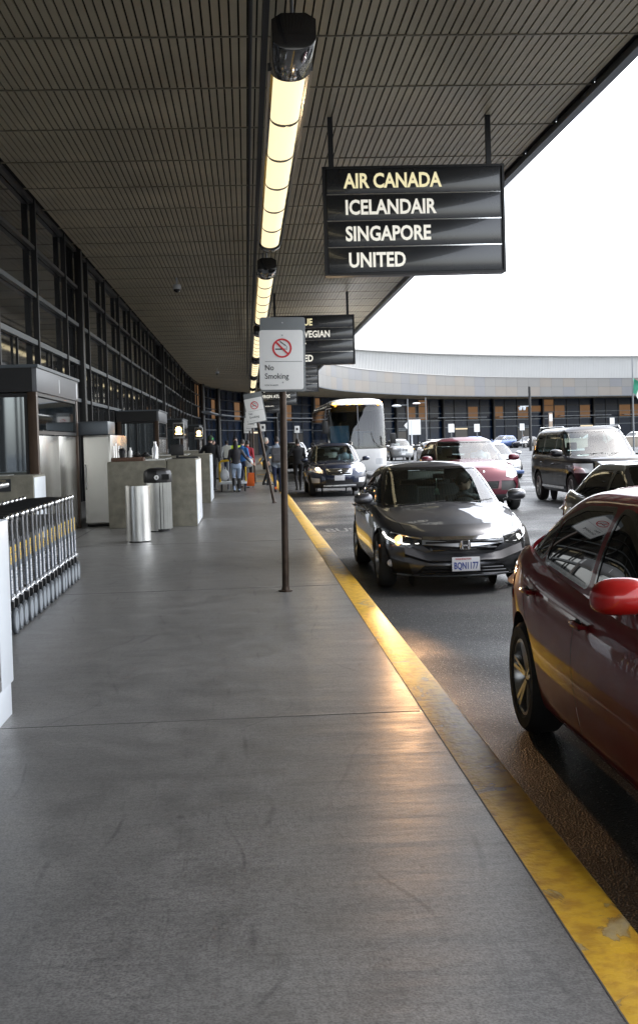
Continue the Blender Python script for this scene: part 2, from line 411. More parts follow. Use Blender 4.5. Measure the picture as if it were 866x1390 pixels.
# ------------------------------------------------------------------ terminal building
M['ceil_slat'] = mat('ceiling_slats', (.54, .475, .335), .42, .1, var=.3, vscale=.6)
M['ceil_gap'] = mat('ceiling_void', (.006, .006, .006), .9)
M['tee'] = mat('ceiling_tee', (.24, .215, .16), .45)
M['fascia'] = mat('fascia_panel', (.145, .143, .14), .42, .4, var=.12, vscale=.4)
M['fascia_w'] = mat('fascia_panel_warm', (.16, .145, .13), .42, .4, var=.12, vscale=.4)
M['fascia_c'] = mat('fascia_panel_cool', (.132, .135, .145), .42, .4, var=.12, vscale=.4)
M['upper'] = mat('pale_cladding', (.34, .34, .335), .55, var=.05, vscale=.5)
M['edge_trim'] = mat('edge_trim', (.05, .06, .075), .35, .4)
M['wall_glass'] = mat('dark_mirror_glazing', (.012, .013, .014), .035, 0, spec=.9)
M['far_glass'] = mat('blue_glazing', (.005, .014, .036), .25, 0, spec=.2, var=.5, vscale=.35)
M['orange_win'] = mat('lit_orange_room', (.16, .08, .035), .6, emit=(1, .5, .2), es=.022, var=.4, vscale=.8)
term = empty('terminal_building', (0, 0, 0), 0, 'long airport terminal with dark glass front, slatted canopy ceiling and grey crescent fascia', 'building')
# ceiling
cg = MB()
for i in range(NE-1):
    a = off(i, WALL); b = off(i, 0); c = off(i+1, 0); d = off(i+1, WALL)
    cg.quad((a.x, a.y, ZC+.05), (b.x, b.y, ZC+.05), (c.x, c.y, ZC+.05), (d.x, d.y, ZC+.05))
ceil = cg.build('ceiling', M['ceil_gap'], term)
sl = MB(); P = .1256; nS = int((WALL-.2)/P)
for i in range(NE-1):
    if EDGE[i].y > 190 and EDGE[i].x > 120: break
    e0 = EDGE[i]; e1 = EDGE[i+1]; n0 = NRM[i]; n1 = NRM[i+1]; dd = (e1-e0).normalized()*.035
    for k in range(nS):
        w0 = .12+k*P; w1 = w0+P-.026
        z = ZC+random.uniform(-.004, .004)
        A = e0+n0*w0+dd; B = e0+n0*w1+dd; C = e1+n1*w1-dd; D = e1+n1*w0-dd
        b = len(sl.v)
        sl.v += [(A.x,A.y,z),(B.x,B.y,z),(C.x,C.y,z),(D.x,D.y,z),(A.x,A.y,z+.03),(B.x,B.y,z+.03),(C.x,C.y,z+.03),(D.x,D.y,z+.03)]
        for f in ((0,1,2,3),(0,4,5,1),(2,6,7,3),(1,5,6,2),(3,7,4,0)): sl.face([b+q for q in f])
sl.build('ceiling_slats', M['ceil_slat'], ceil, fix=False)
te = MB()
for i in range(NE-1):
    a = off(i, .05); b = off(i, WALL-.05); te.bar((a.x, a.y, ZC+.002), (b.x, b.y, ZC+.002), .03, .03)
te.build('ceiling_tees', M['tee'], ceil)
sw = MB()
for i in range(NE-1):
    a = off(i, WALL); d = off(i+1, WALL)
    for z0, z1 in ((0, 2.95), (2.95, 4.05), (4.05, 5.15), (5.15, 6.25), (6.25, ZC+.05)): pass
# window panes of the long glass wall
gl = MB()
for i in range(NE-1):
    a = off(i, WALL); d = off(i+1, WALL)
    if a.y < 112:
        gl.quad((a.x, a.y, 0), (d.x, d.y, 0), (d.x, d.y, ZC+.05), (a.x, a.y, ZC+.05))
gl.build('window_glass', M['wall_glass'], term)
gf = MB()
for i in range(NE-1):
    a = off(i, WALL); d = off(i+1, WALL)
    if a.y >= 112: gf.quad((a.x, a.y, 0), (d.x, d.y, 0), (d.x, d.y, ZC+.05), (a.x, a.y, ZC+.05))
f_glass = gf.build('window_glass', M['far_glass'], term)
for z, mt, w in ((2.95, 'rail_blue', .1), (4.05, 'rail_blue', .12), (5.15, 'rail_blue', .1), (6.25, 'dark_frame', .09), (7.33, 'dark_frame', .1)):
    rb = MB()
    for i in range(NE-1):
        a = off(i, WALL-.07); d = off(i+1, WALL-.07); rb.bar((a.x, a.y, z), (d.x, d.y, z), .11, w)
    rb.build('rail', M[mt], term)
for k, y in enumerate([1, 5.5, 10, 14.5, 19, 23.5, 28, 32.5, 37, 41.5, 46, 50.5, 55, 59.5, 64, 68.5, 73, 77.5, 82, 86.5, 91, 95.5, 100]):
    MB().box(-4.87, -4.74, y-.055, y+.055, 0, ZC).build('mullion', M['dark_frame'], term)
for k, y in enumerate([3.2, 7.7, 12.2, 16.7, 21.3, 25.7, 30.2, 34.7, 39.2, 43.7, 48.2, 52.7, 57.2, 61.7]):
    MB().box(-4.87, -4.82, y-.025, y+.025, 0, 4.05).build('glazing_bar', M['dark_frame'], term)
for y in (.7, 35.1, 69.5, 103):
    MB().box(-4.86, -4.66, y-.17, y+.17, 0, ZC).build('column', M['dark_frame'], term, bevel=.01)
i0 = next(i for i in range(NE) if off(i, WALL).y > 106)
for i in range(i0, NE-1, 1):
    p = off(i, WALL-.06)
    if i % 4 == 0: MB().cyl((p.x+NRM[i].x*-.3, p.y+NRM[i].y*-.3, 0), (p.x+NRM[i].x*-.3, p.y+NRM[i].y*-.3, ZC), .22).build('column', M['dark_frame'], term)
for i in range(i0, NE-1):
    if EDGE[i].x > 105: break
    p = off(i, WALL-.06); MB().box(p.x-.06, p.x+.06, p.y-.06, p.y+.06, 0, ZC).build('glazing_bar', M['dark_frame'], term)
# lit rooms behind the far glazing: warm panels set in the upper row
rnd = random.Random(5)
for i in range(i0, NE-2):
    if EDGE[i].x > 75: break
    t = rnd.random()
    if i % 9 in (0, 1, 5) or t > .8:
        a = off(i, WALL-.012); d = off(i+1, WALL-.012); e = (d-a).normalized()*.3
        a = a+e*rnd.uniform(.3, 1); d = d-e*rnd.uniform(.3, 2)
        lo = rnd.choice((4.15, 4.2, 5.25)); hi = rnd.choice((6.15, 6.2, 7.2)); q = MB(); q.quad((a.x, a.y, lo), (d.x, d.y, lo), (d.x, d.y, hi), (a.x, a.y, hi))
        q.build('lit_window', M['orange_win'], term)
# doorway canopy ledge of the far front
M['ledge'] = mat('ledge_grey', (.22, .24, .27), .5)
for j in range(i0, NE-6, 5):
    lg = MB()
    for i in range(j, j+4):
        a = off(i, WALL-1.2); d = off(i+1, WALL-1.2); lg.bar((a.x, a.y, 4.45), (d.x, d.y, 4.45), .8, .12)
    lg.build('ledge', M['ledge'], term)
M['doorlight'] = mat('door_glow', (.1, .1, .1), .5, emit=(1, .8, .5), es=.2)
for i in range(i0+2, NE-4, 5):
    if EDGE[i].x > 90: break
    a = off(i, WALL-.05); d = off(i+1, WALL-.05)
    q = MB(); q.quad((a.x, a.y, 0.05), (d.x, d.y, 0.05), (d.x, d.y, 2.5), (a.x, a.y, 2.5)); q.build('entrance_door', mat('door_dark', (.02, .015, .012), .3), term)
    q = MB(); q.quad((a.x, a.y-.03, 2.6), (d.x, d.y-.03, 2.6), (d.x, d.y-.03, 2.8), (a.x, a.y-.03, 2.8)); q.build('door_header', M['doorlight'] if i % 2 else M['rail_blue'], term)
# fascia
def ztop(i):
    y = EDGE[i].y+EDGE[i].x
    return 10.15
fs = [M['fascia'], M['fascia_w'], M['fascia_c']]
fb = MB()
for i in range(NE-1):
    for (z0, z1) in ((7.36, 8.75), (8.77, 10.15)):
        fb.mi = rnd.choice((0, 0, 0, 1, 2))
        a = off(i, 0); d = off(i+1, 0); e = (d-a).normalized()*.012; a = a+e; d = d-e
        fb.quad((a.x, a.y, z0), (d.x, d.y, z0), (d.x, d.y, z1), (a.x, a.y, z1))
fb.build('fascia', fs, term)
fk = MB()
for i in range(NE-1):
    a = off(i, .06); d = off(i+1, .06); fk.bar((a.x, a.y, 8.76), (d.x, d.y, 8.76), .1, 2.7)
fk.build('fascia_backing', M['dark_frame'], term)
et = MB()
for i in range(NE-1):
    a = off(i, -.03); d = off(i+1, -.03); et.bar((a.x, a.y, 7.3), (d.x, d.y, 7.3), .16, .12)
et.build('edge_trim', M['edge_trim'], term)
ct = MB()
for i in range(NE-1):
    a = off(i, 0.1); d = off(i+1, 0.1); ct.bar((a.x, a.y, 10.2), (d.x, d.y, 10.2), .35, .08)
ct.build('coping', M['upper'], term)
rf = MB(); uw = MB(); ur = MB()
for i in range(NE-1):
    a = off(i, 0); b = off(i, 14); c = off(i+1, 14); d = off(i+1, 0)
    rf.quad((a.x, a.y, 10.16), (b.x, b.y, 10.16), (c.x, c.y, 10.16), (d.x, d.y, 10.16))
    uw.quad((b.x, b.y, 10.1), (c.x, c.y, 10.1), (c.x, c.y, 14.7), (b.x, b.y, 14.7))
    e = (c-b)/8
    for k in range(8):
        p = b+e*k-NRM[i]*.03; uw.box(p.x-.02, p.x+.02, p.y-.02, p.y+.02, 10.15, 14.6)
    ur.bar((b.x-NRM[i].x*.2, b.y-NRM[i].y*.2, 14.75), (c.x-NRM[i+1].x*.2, c.y-NRM[i+1].y*.2, 14.75), .7, .22)
rf.build('roof', M['grey_board'], term, fix=False); uw.build('upper_wall', M['upper'], term, fix=False); ur.build('roof_edge', mat('roof_edge', (.36, .35, .34), .6), term)
iv = min(range(NE), key=lambda i: abs(EDGE[i].x-14)+abs(EDGE[i].y-143)*.3)
M['louvre'] = mat('louvre', (.3, .31, .32), .6)
for k in range(iv-2, iv+3):
    a = off(k, 13.9); c = off(k+1, 13.9); e = (c-a)*.04
    lv = MB()
    for q in range(10):
        z = 11.3+q*.16; lv.bar((a.x+e.x, a.y+e.y, z), (c.x-e.x, c.y-e.y, z), .1, .08)
    lv.build('louvre', M['louvre'], term)
# interior strips showing through the lower glazing
# ------------------------------------------------------------------ ceiling fixtures
M['lamp_lens'] = mat('strip_lamp_lens', (1, .9, .65), .5, emit=(1, .84, .5), es=.215)
def strip_lamp(y0, label):
    t = empty('strip_lamp', (.67, y0, 6.12), 0, label, 'ceiling lamp', 'strip lamps hung in one line under the canopy ceiling')
    L = 14.1; w = .195; seg = (L-1.2-.35)/6
    # housing: dark trough, lens bulging below
    h = MB()
    prof = [(-.235, -.02), (-.235, .17), (-.16, .24), (.16, .24), (.235, .17), (.235, -.02), (.205, -.02), (.205, .06), (-.205, .06), (-.205, -.02)]
    h.prism(prof, (0, 1.2, 0), (1, 0, 0), (0, 0, 1), (0, L-1.55, 0)); h.build('housing', M['gloss_black'], t)
    sd = MB(); sd.bar((.255, 1.15, .03), (.255, L-.4, .03), .035, .1); sd.bar((-.255, 1.15, .03), (-.255, L-.4, .03), .035, .1); sd.build('side_rail', M['grey_pipe'], t)
    ln_ = MB()
    for k in range(6):
        a = 1.2+k*seg+.03; b = 1.2+(k+1)*seg-.03; n = 12
        for q in range(n):
            t0 = math.pi*q/n; t1 = math.pi*(q+1)/n
            x0 = -.2*math.cos(t0); z0 = -.11*math.sin(t0); x1 = -.2*math.cos(t1); z1 = -.11*math.sin(t1)
            ln_.quad((x0, a, z0), (x1, a, z1), (x1, b, z1), (x0, b, z0))
    ln_.build('lens', M['lamp_lens'], t, smooth=True, fix=False)
    for k in range(7):
        rb = MB(); y = 1.2+k*seg; pl = [(-.205*math.cos(math.pi*q/12), -.13*math.sin(math.pi*q/12)) for q in range(13)]+[(.2, .03), (-.2, .03)]
        rb.prism(pl, (0, y-.03, 0), (1, 0, 0), (0, 0, 1), (0, .06, 0))
        rb.build('divider', M['gloss_black'], t)
    for (y, d) in ((0, 1.17), (L-.35+.03, .33)):
        pl = [(-.25*math.cos(math.pi*q/14), -.15*math.sin(math.pi*q/14)) for q in range(15)]+[(.25, .2), (.14, .27), (-.14, .27), (-.25, .2)]
        e = MB(); e.prism(pl, (0, y, 0), (1, 0, 0), (0, 0, 1), (0, d, 0)); e.build('end_cap', M['gloss_black'], t, bevel=.008, angle=50)
    for y in (.35, 5.5, 10.5): 
        p = MB(); p.cyl((.0, y, .2), (.0, y, ZC-6.12), .022); p.build('pendant_rod', M['grey_pipe'], t, smooth=True)
    return t
ys = [13.35+17.6*k for k in range(-2, 7)]
for k, y in enumerate(ys):
    if y > 112 or k == 0: continue
    nm = ['', 'warm strip lamp directly overhead, behind the top of the picture', 'nearest fully visible warm strip lamp hanging from the ceiling, with a black end cap', 'second warm strip lamp, hanging behind the first black end cap gap', 'third warm strip lamp, ending behind the nearest no smoking sign', 'fourth strip lamp, small and glowing left of the nearest no smoking sign', 'fifth strip lamp, tiny and far down the canopy', 'farthest tiny strip lamp above the small second no smoking sign', ''][k]
    if k == 1: continue
    strip_lamp(y, nm)
cd = MB(); cd.box(.36, .44, -20, 100, 6.85, 7.0); cd.build('raceway', M['dark_pipe'])
o = bpy.context.scene.objects.get('raceway'); tag(o, 'long black conduit channel running under the ceiling beside the strip lamps', 'conduit')
cp = MB()
for i in range(12): cp.cyl((.40, -4+9*i, 7.0), (.40, -4+9*i, ZC+.01), .02, 8)
cp.build('hanger', M['dark_pipe'], o)
pp = MB(); pp.cyl((.22, -20, 7.15), (.22, 100, 7.15), .03, 8); pp.build('pipe', M['dark_pipe'], o, smooth=True)
for (x, y, lb) in ((-2.25, 41.4, 'small dome camera hanging from the slatted ceiling in front'), (-2.1, 92, 'tiny dome camera far down the ceiling')):
    t = empty('dome_camera', (x, y, ZC), 0, lb, 'security camera')
    MB().cyl((0, 0, 0), (0, 0, -.25), .03).build('stem', M['white_lam'], t, smooth=True)
    MB().cyl((0, 0, -.25), (0, 0, -.4), .14, 20).build('housing', M['white_lam'], t, smooth=True)
    MB().ell((0, 0, -.4), (.12, .12, .12), 16, 10).build('dome', M['gloss_black'], t, smooth=True)

# ------------------------------------------------------------------ airline boards
def board(y, lines, label, x0=1.5, lx=.38, width=3.25, cat='sign'):
    t = empty('hanging_sign', (x0, y, 4.53), 0, label, cat, 'airline boards hung across the kerb lane')
    t.rotation_euler = (0, 0, R(-1.0))
    f = MB(); f.box(0, width, 0, .28, 0, 1.94); f.build('cabinet', M['sign_frame'], t, bevel=.012)
    for k in range(4):
        z0 = .05+(3-k)*.47
        p = MB(); p.box(.07, width-.07, -.018, .01, z0, z0+.442); po = p.build('panel', M['sign_face'], t, bevel=.004)
        rr = MB(); rr.box(.06, width-.06, -.028, .01, z0+.444, z0+.463); rr.build('divider', M['chrome'] if k else M['sign_frame'], t)
        if lines[k]:
            s, dx = lines[k]
            text('lettering', s, .36, M['letter_cream'] if k == 0 else M['letter_white'], (dx, -.020, z0+.10), FR, po, ext=.003, bold=.010, sx=.80)
    e = MB()
    for z in (0, 1.90): e.box(-.01, width+.01, -.035, .02, z, z+.04)
    for x in (-.01, width-.03): e.box(x, x+.04, -.035, .02, 0.04, 1.90)
    e.build('frame', M['dark_frame'], t)
    for x in (.12, width-.28):
        MB().box(x, x+.09, .1, .19, 1.94, ZC-4.53+.02).build('hanger', M['dark_pipe'], t)
    return t
board(21.2, [('AIR CANADA', .38), ('ICELANDAIR', .38), ('SINGAPORE', .38), ('UNITED', .42)], 'nearest large black airline board reading AIR CANADA, ICELANDAIR, SINGAPORE and UNITED')
board(46.2, [('JETBLUE', .58), ('NORWEGIAN', .52), ('SPIRIT', .58), ('UNITED', .58)], 'second airline board, half hidden behind the nearest no smoking sign, ending UE and WEGIAN', x0=1.08)
board(71.5, [None, None, None, None], 'third airline board, blank grey, just under the second board', x0=1.2)
board(97, [None, ('DELTA', .5), ('VIRGIN ATLANTIC', .3), None], 'fourth airline board reading DELTA and VIRGIN ATLANTIC, far down the canopy', x0=1.0)
board(121, [None, None, ('DELTA', 1.5), None], 'farthest airline board reading DELTA, lowest of the hanging boards', x0=.5)
# ------------------------------------------------------------------ cars
def interp(keys, x):
    if x <= keys[0][0]: return keys[0][1]
    if x >= keys[-1][0]: return keys[-1][1]
    n = len(keys)
    for i in range(n-1):
        if keys[i][0] <= x <= keys[i+1][0]:
            x0, y0 = keys[i]; x1, y1 = keys[i+1]; h = x1-x0; s = (y1-y0)/h
            def slope(j):
                if j == 0 or j == n-1: return (keys[min(j+1, n-1)][1]-keys[max(j-1, 0)][1])/(keys[min(j+1, n-1)][0]-keys[max(j-1, 0)][0])
                a = (keys[j][1]-keys[j-1][1])/(keys[j][0]-keys[j-1][0]); b = (keys[j+1][1]-keys[j][1])/(keys[j+1][0]-keys[j][0])
                return 0 if a*b <= 0 else 2*a*b/(a+b)
            m0 = slope(i); m1 = slope(i+1); t = (x-x0)/h
            return (2*t**3-3*t**2+1)*y0+(t**3-2*t**2+t)*h*m0+(-2*t**3+3*t**2)*y1+(t**3-t**2)*h*m1

def contour(w, y0, y1, mf, nf, mr, nr, H):
    """right half outline front centre -> rear centre, H+1 equally spaced points"""
    yc = (y0+y1)/2; pts = []
    for k in range(161):
        a = math.pi/2*(1-math.cos(math.pi*k/160))/2
        pts.append((w*math.sin(a)**(2/nf), yc-(yc-y0)*max(math.cos(a), 0)**(2/mf)))
    for k in range(159, -1, -1):
        a = math.pi/2*(1-math.cos(math.pi*k/160))/2
        pts.append((w*math.sin(a)**(2/nr), yc+(y1-yc)*max(math.cos(a), 0)**(2/mr)))
    acc = [0]
    for p, q in zip(pts, pts[1:]): acc.append(acc[-1]+math.hypot(q[0]-p[0], q[1]-p[1]))
    out = []; j = 0
    for i in range(H+1):
        s = acc[-1]*i/H
        while j < len(acc)-2 and acc[j+1] < s: j += 1
        t = (s-acc[j])/max(acc[j+1]-acc[j], 1e-9)
        out.append((pts[j][0]+(pts[j+1][0]-pts[j][0])*t, pts[j][1]+(pts[j+1][1]-pts[j][1])*t))
    return out

def shell(levels, H, K, deckz):
    """levels: list of (half outline, zfun). Returns bmesh of walls + deck."""
    bm = bmesh.new(); rings = []
    for pts, zf in levels:
        ring = [bm.verts.new((x, y, zf(x, y))) for x, y in pts]
        ring += [bm.verts.new((-x, y, zf(-x, y))) for x, y in pts[-2:0:-1]]
        rings.append(ring)
    n = 2*H
    for a, b in zip(rings, rings[1:]):
        for i in range(n):
            j = (i+1) % n
            bm.faces.new((a[i], a[j], b[j], b[i]))
    top = rings[-1]; pts = levels[-1][0]; rows = []
    for j in range(1, H):
        x, y = pts[j]; row = [top[j]]
        for k in range(1, K): xx = x-2*x*k/K; row.append(bm.verts.new((xx, y, deckz(xx, y))))
        row.append(top[n-j]); rows.append(row)
    for ra, rb in zip(rows, rows[1:]):
        for k in range(K): bm.faces.new((ra[k], rb[k], rb[k+1], ra[k+1]))
    for k in range(K):
        bm.faces.new((top[0], rows[0][k], rows[0][k+1])); bm.faces.new((top[H], rows[-1][k+1], rows[-1][k]))
    bmesh.ops.recalc_face_normals(bm, faces=bm.faces)
    bm.normal_update()
    c = sum((f.normal.z for f in bm.faces if f.calc_center_median().z > levels[-1][1](0, 0)-.02), 0)
    if c < 0:
        bmesh.ops.reverse_faces(bm, faces=bm.faces)
    return bm

def inside(poly, u, v):
    c = False; n = len(poly); j = n-1
    for i in range(n):
        if (poly[i][1] > v) != (poly[j][1] > v) and u < (poly[j][0]-poly[i][0])*(v-poly[i][1])/(poly[j][1]-poly[i][1])+poly[i][0]: c = not c
        j = i
    return c

def cut(bm, poly, proj, sel):
    """slice the faces chosen by sel along poly (projected: 'x' -> (y,z), 'y' -> (x,z)) and return the faces inside it"""
    ax = (1, 2) if proj == 'x' else ((0, 2) if proj == 'y' else (0, 1))
    n = len(poly)
    U0 = min(p[0] for p in poly)-.01; U1 = max(p[0] for p in poly)+.01; V0 = min(p[1] for p in poly)-.01; V1 = max(p[1] for p in poly)+.01
    for i in range(n):
        a = poly[i]; b = poly[(i+1) % n]
        u0 = min(a[0], b[0])-.004; u1 = max(a[0], b[0])+.004; v0 = min(a[1], b[1])-.004; v1 = max(a[1], b[1])+.004
        fs = []
        for f in bm.faces:
            us = [v.co[ax[0]] for v in f.verts]; 
            if max(us) < u0 or min(us) > u1: continue
            vs = [v.co[ax[1]] for v in f.verts]
            if max(vs) < v0 or min(vs) > v1: continue
            if sel(f): fs.append(f)
        if not fs: continue
        g = set(fs)
        for f in fs: g.update(f.edges); g.update(f.verts)
        co = [0, 0, 0]; co[ax[0]] = a[0]; co[ax[1]] = a[1]
        no = [0, 0, 0]; no[ax[0]] = b[1]-a[1]; no[ax[1]] = -(b[0]-a[0])
        if abs(no[ax[0]])+abs(no[ax[1]]) < 1e-7: continue
        bmesh.ops.bisect_plane(bm, geom=list(g), plane_co=co, plane_no=no, dist=1e-6)
    out = []
    for f in bm.faces:
        c = f.calc_center_median(); u = c[ax[0]]; v = c[ax[1]]
        if U0 <= u <= U1 and V0 <= v <= V1 and sel(f) and inside(poly, u, v): out.append(f)
    return out

def take(bm, faces, name, mt, parent, offset=0, smooth=True):
    """move faces out of bm into an object of their own"""
    if not faces: return None
    me = bpy.data.meshes.new(name); b2 = bmesh.new(); vm = {}
    norms = {}
    for f in faces:
        for v in f.verts:
            if v not in norms: norms[v] = v.normal.copy()
    for f in faces:
        vs = []
        for v in f.verts:
            if v not in vm: vm[v] = b2.verts.new(v.co+norms[v]*offset)
            vs.append(vm[v])
        try: b2.faces.new(vs)
        except ValueError: pass
    if offset and abs(offset) > .003:   # close the rim so the piece has a visible thickness
        es = [e for e in b2.edges if len(e.link_faces) == 1]
        r = bmesh.ops.extrude_edge_only(b2, edges=es)
        inv = {vm[v]: v for v in vm}
        src = {}
        for e in es: pass
        nv = [x for x in r['geom'] if isinstance(x, bmesh.types.BMVert)]
        pos = {}
        for v in vm: pos[tuple(round(c, 5) for c in vm[v].co)] = (v.co.copy(), norms[v])
        for x in nv:
            k = tuple(round(c, 5) for c in x.co)
            if k in pos: x.co = pos[k][0] - pos[k][1]*.004
    b2.to_mesh(me); b2.free(); me.materials.append(mt)
    for p in me.polygons: p.use_smooth = smooth
    me.set_sharp_from_angle(angle=R(40))
    bmesh.ops.delete(bm, geom=faces, context='FACES')
    return link(bpy.data.objects.new(name, me), parent)

def finish(bm, name, mt, parent, angle=32):
    me = bpy.data.meshes.new(name); bm.normal_update(); bm.to_mesh(me); bm.free()
    for m in (mt if isinstance(mt, (list, tuple)) else [mt]): me.materials.append(m)
    for p in me.polygons: p.use_smooth = True
    me.set_sharp_from_angle(angle=R(angle))
    return link(bpy.data.objects.new(name, me), parent)

def seamq(pts, w=.007):
    qs = []
    for a, b in zip(pts, pts[1:]):
        d = Vector((b[0]-a[0], b[1]-a[1])); L = d.length
        if L < 1e-6: continue
        n = Vector((-d.y, d.x))/L*w/2; e = d/L*w*.3
        qs.append([(a[0]-e.x+n.x, a[1]-e.y+n.y), (b[0]+e.x+n.x, b[1]+e.y+n.y), (b[0]+e.x-n.x, b[1]+e.y-n.y), (a[0]-e.x-n.x, a[1]-e.y-n.y)])
    return qs
def rpoly(poly, r=.04, k=3):
    """rounded corners"""
    out = []; n = len(poly)
    for i in range(n):
        p = Vector(poly[i]); a = Vector(poly[i-1])-p; b = Vector(poly[(i+1) % n])-p
        ra = min(r, a.length*.45); rb = min(r, b.length*.45); A = p+a.normalized()*ra; B = p+b.normalized()*rb
        for j in range(k+1):
            t = j/k; q = A*(1-t)**2+p*2*t*(1-t)+B*t*t; out.append((q.x, q.y))
    return out
def grow(poly, d):
    n = len(poly); area = sum(poly[i-1][0]*poly[i][1]-poly[i][0]*poly[i-1][1] for i in range(n)); sg = 1 if area > 0 else -1
    out = []
    for i in range(n):
        p = Vector(poly[i]); a = (p-Vector(poly[i-1])).normalized(); b = (Vector(poly[(i+1) % n])-p).normalized()
        na = Vector((a.y, -a.x))*sg; nb = Vector((b.y, -b.x))*sg; m = na+nb
        if m.length < 1e-6: m = na
        m = m/max(m.dot(na), .35); out.append((p.x+m.x*d, p.y+m.y*d))
    return out

_wheels = {}
def wheel(parent, x, y, r, side, style=5, w=.21, rimc='alloy', rr=.66):
    key = (round(r, 3), style, rimc, side)
    if key not in _wheels:
        R0 = r*rr; h = w/2
        t = MB(); t.lathe([(R0, -h*.85), (R0+.02, -h), (r-.03, -h), (r-.006, -h*.75), (r, -h*.5), (r, h*.5), (r-.006, h*.75), (r-.03, h), (R0+.02, h), (R0, h*.85)], axis='x', n=44)
        rm = MB(); s = side*h
        rm.lathe([(R0+.004, s*.88), (R0-.012, s*.9), (R0-.02, s*.7), (R0-.03, -s*.7)], axis='x', n=44)
        rm.lathe([(.001, s*.62), (.035, s*.62), (.045, s*.5), (.05, s*.3)], axis='x', n=20)
        for k in range(style):
            a = 2*math.pi*k/style+.3
            for da in (-.13, .13) if style <= 6 else (0,):
                c, q = math.cos(a+da), math.sin(a+da)
                rm.bar((s*.5, c*.03, q*.03), (s*.74, c*(R0-.01), q*(R0-.01)), .035, .02)
        bk = MB(); bk.lathe([(.001, s*.1), (R0-.03, s*.05)], axis='x', n=24); bk.lathe([(.001, s*.22), (.14, s*.22), (.14, s*.1)], axis='x', n=24)
        objs = []
        for mb, mt, nm in ((bk, 'matte_black', 'wheel'), (t, 'rubber', 'tyre'), (rm, rimc, 'rim')):
            o = mb.build(nm, M[mt], None, smooth=True, angle=30); objs.append(o.data); bpy.data.objects.remove(o)
        _wheels[key] = objs
    d = _wheels[key]
    a = link(bpy.data.objects.new('wheel', d[0]), parent); a.location = (x, y, r)
    for nm, me in (('tyre', d[1]), ('rim', d[2])): link(bpy.data.objects.new(nm, me), a)
    return a

def seat(parent, x, y, z, mt, wd=.5):
    s = MB(); s.box(x-wd/2, x+wd/2, y-.25, y+.25, z-.12, z); s.box(x-wd/2, x+wd/2, y+.2, y+.32, z, z+.58)
    o = s.build('seat', mt, parent, bevel=.05)
    h = MB(); h.box(x-.13, x+.13, y+.24, y+.33, z+.63, z+.82); h.build('headrest', mt, o, bevel=.035)

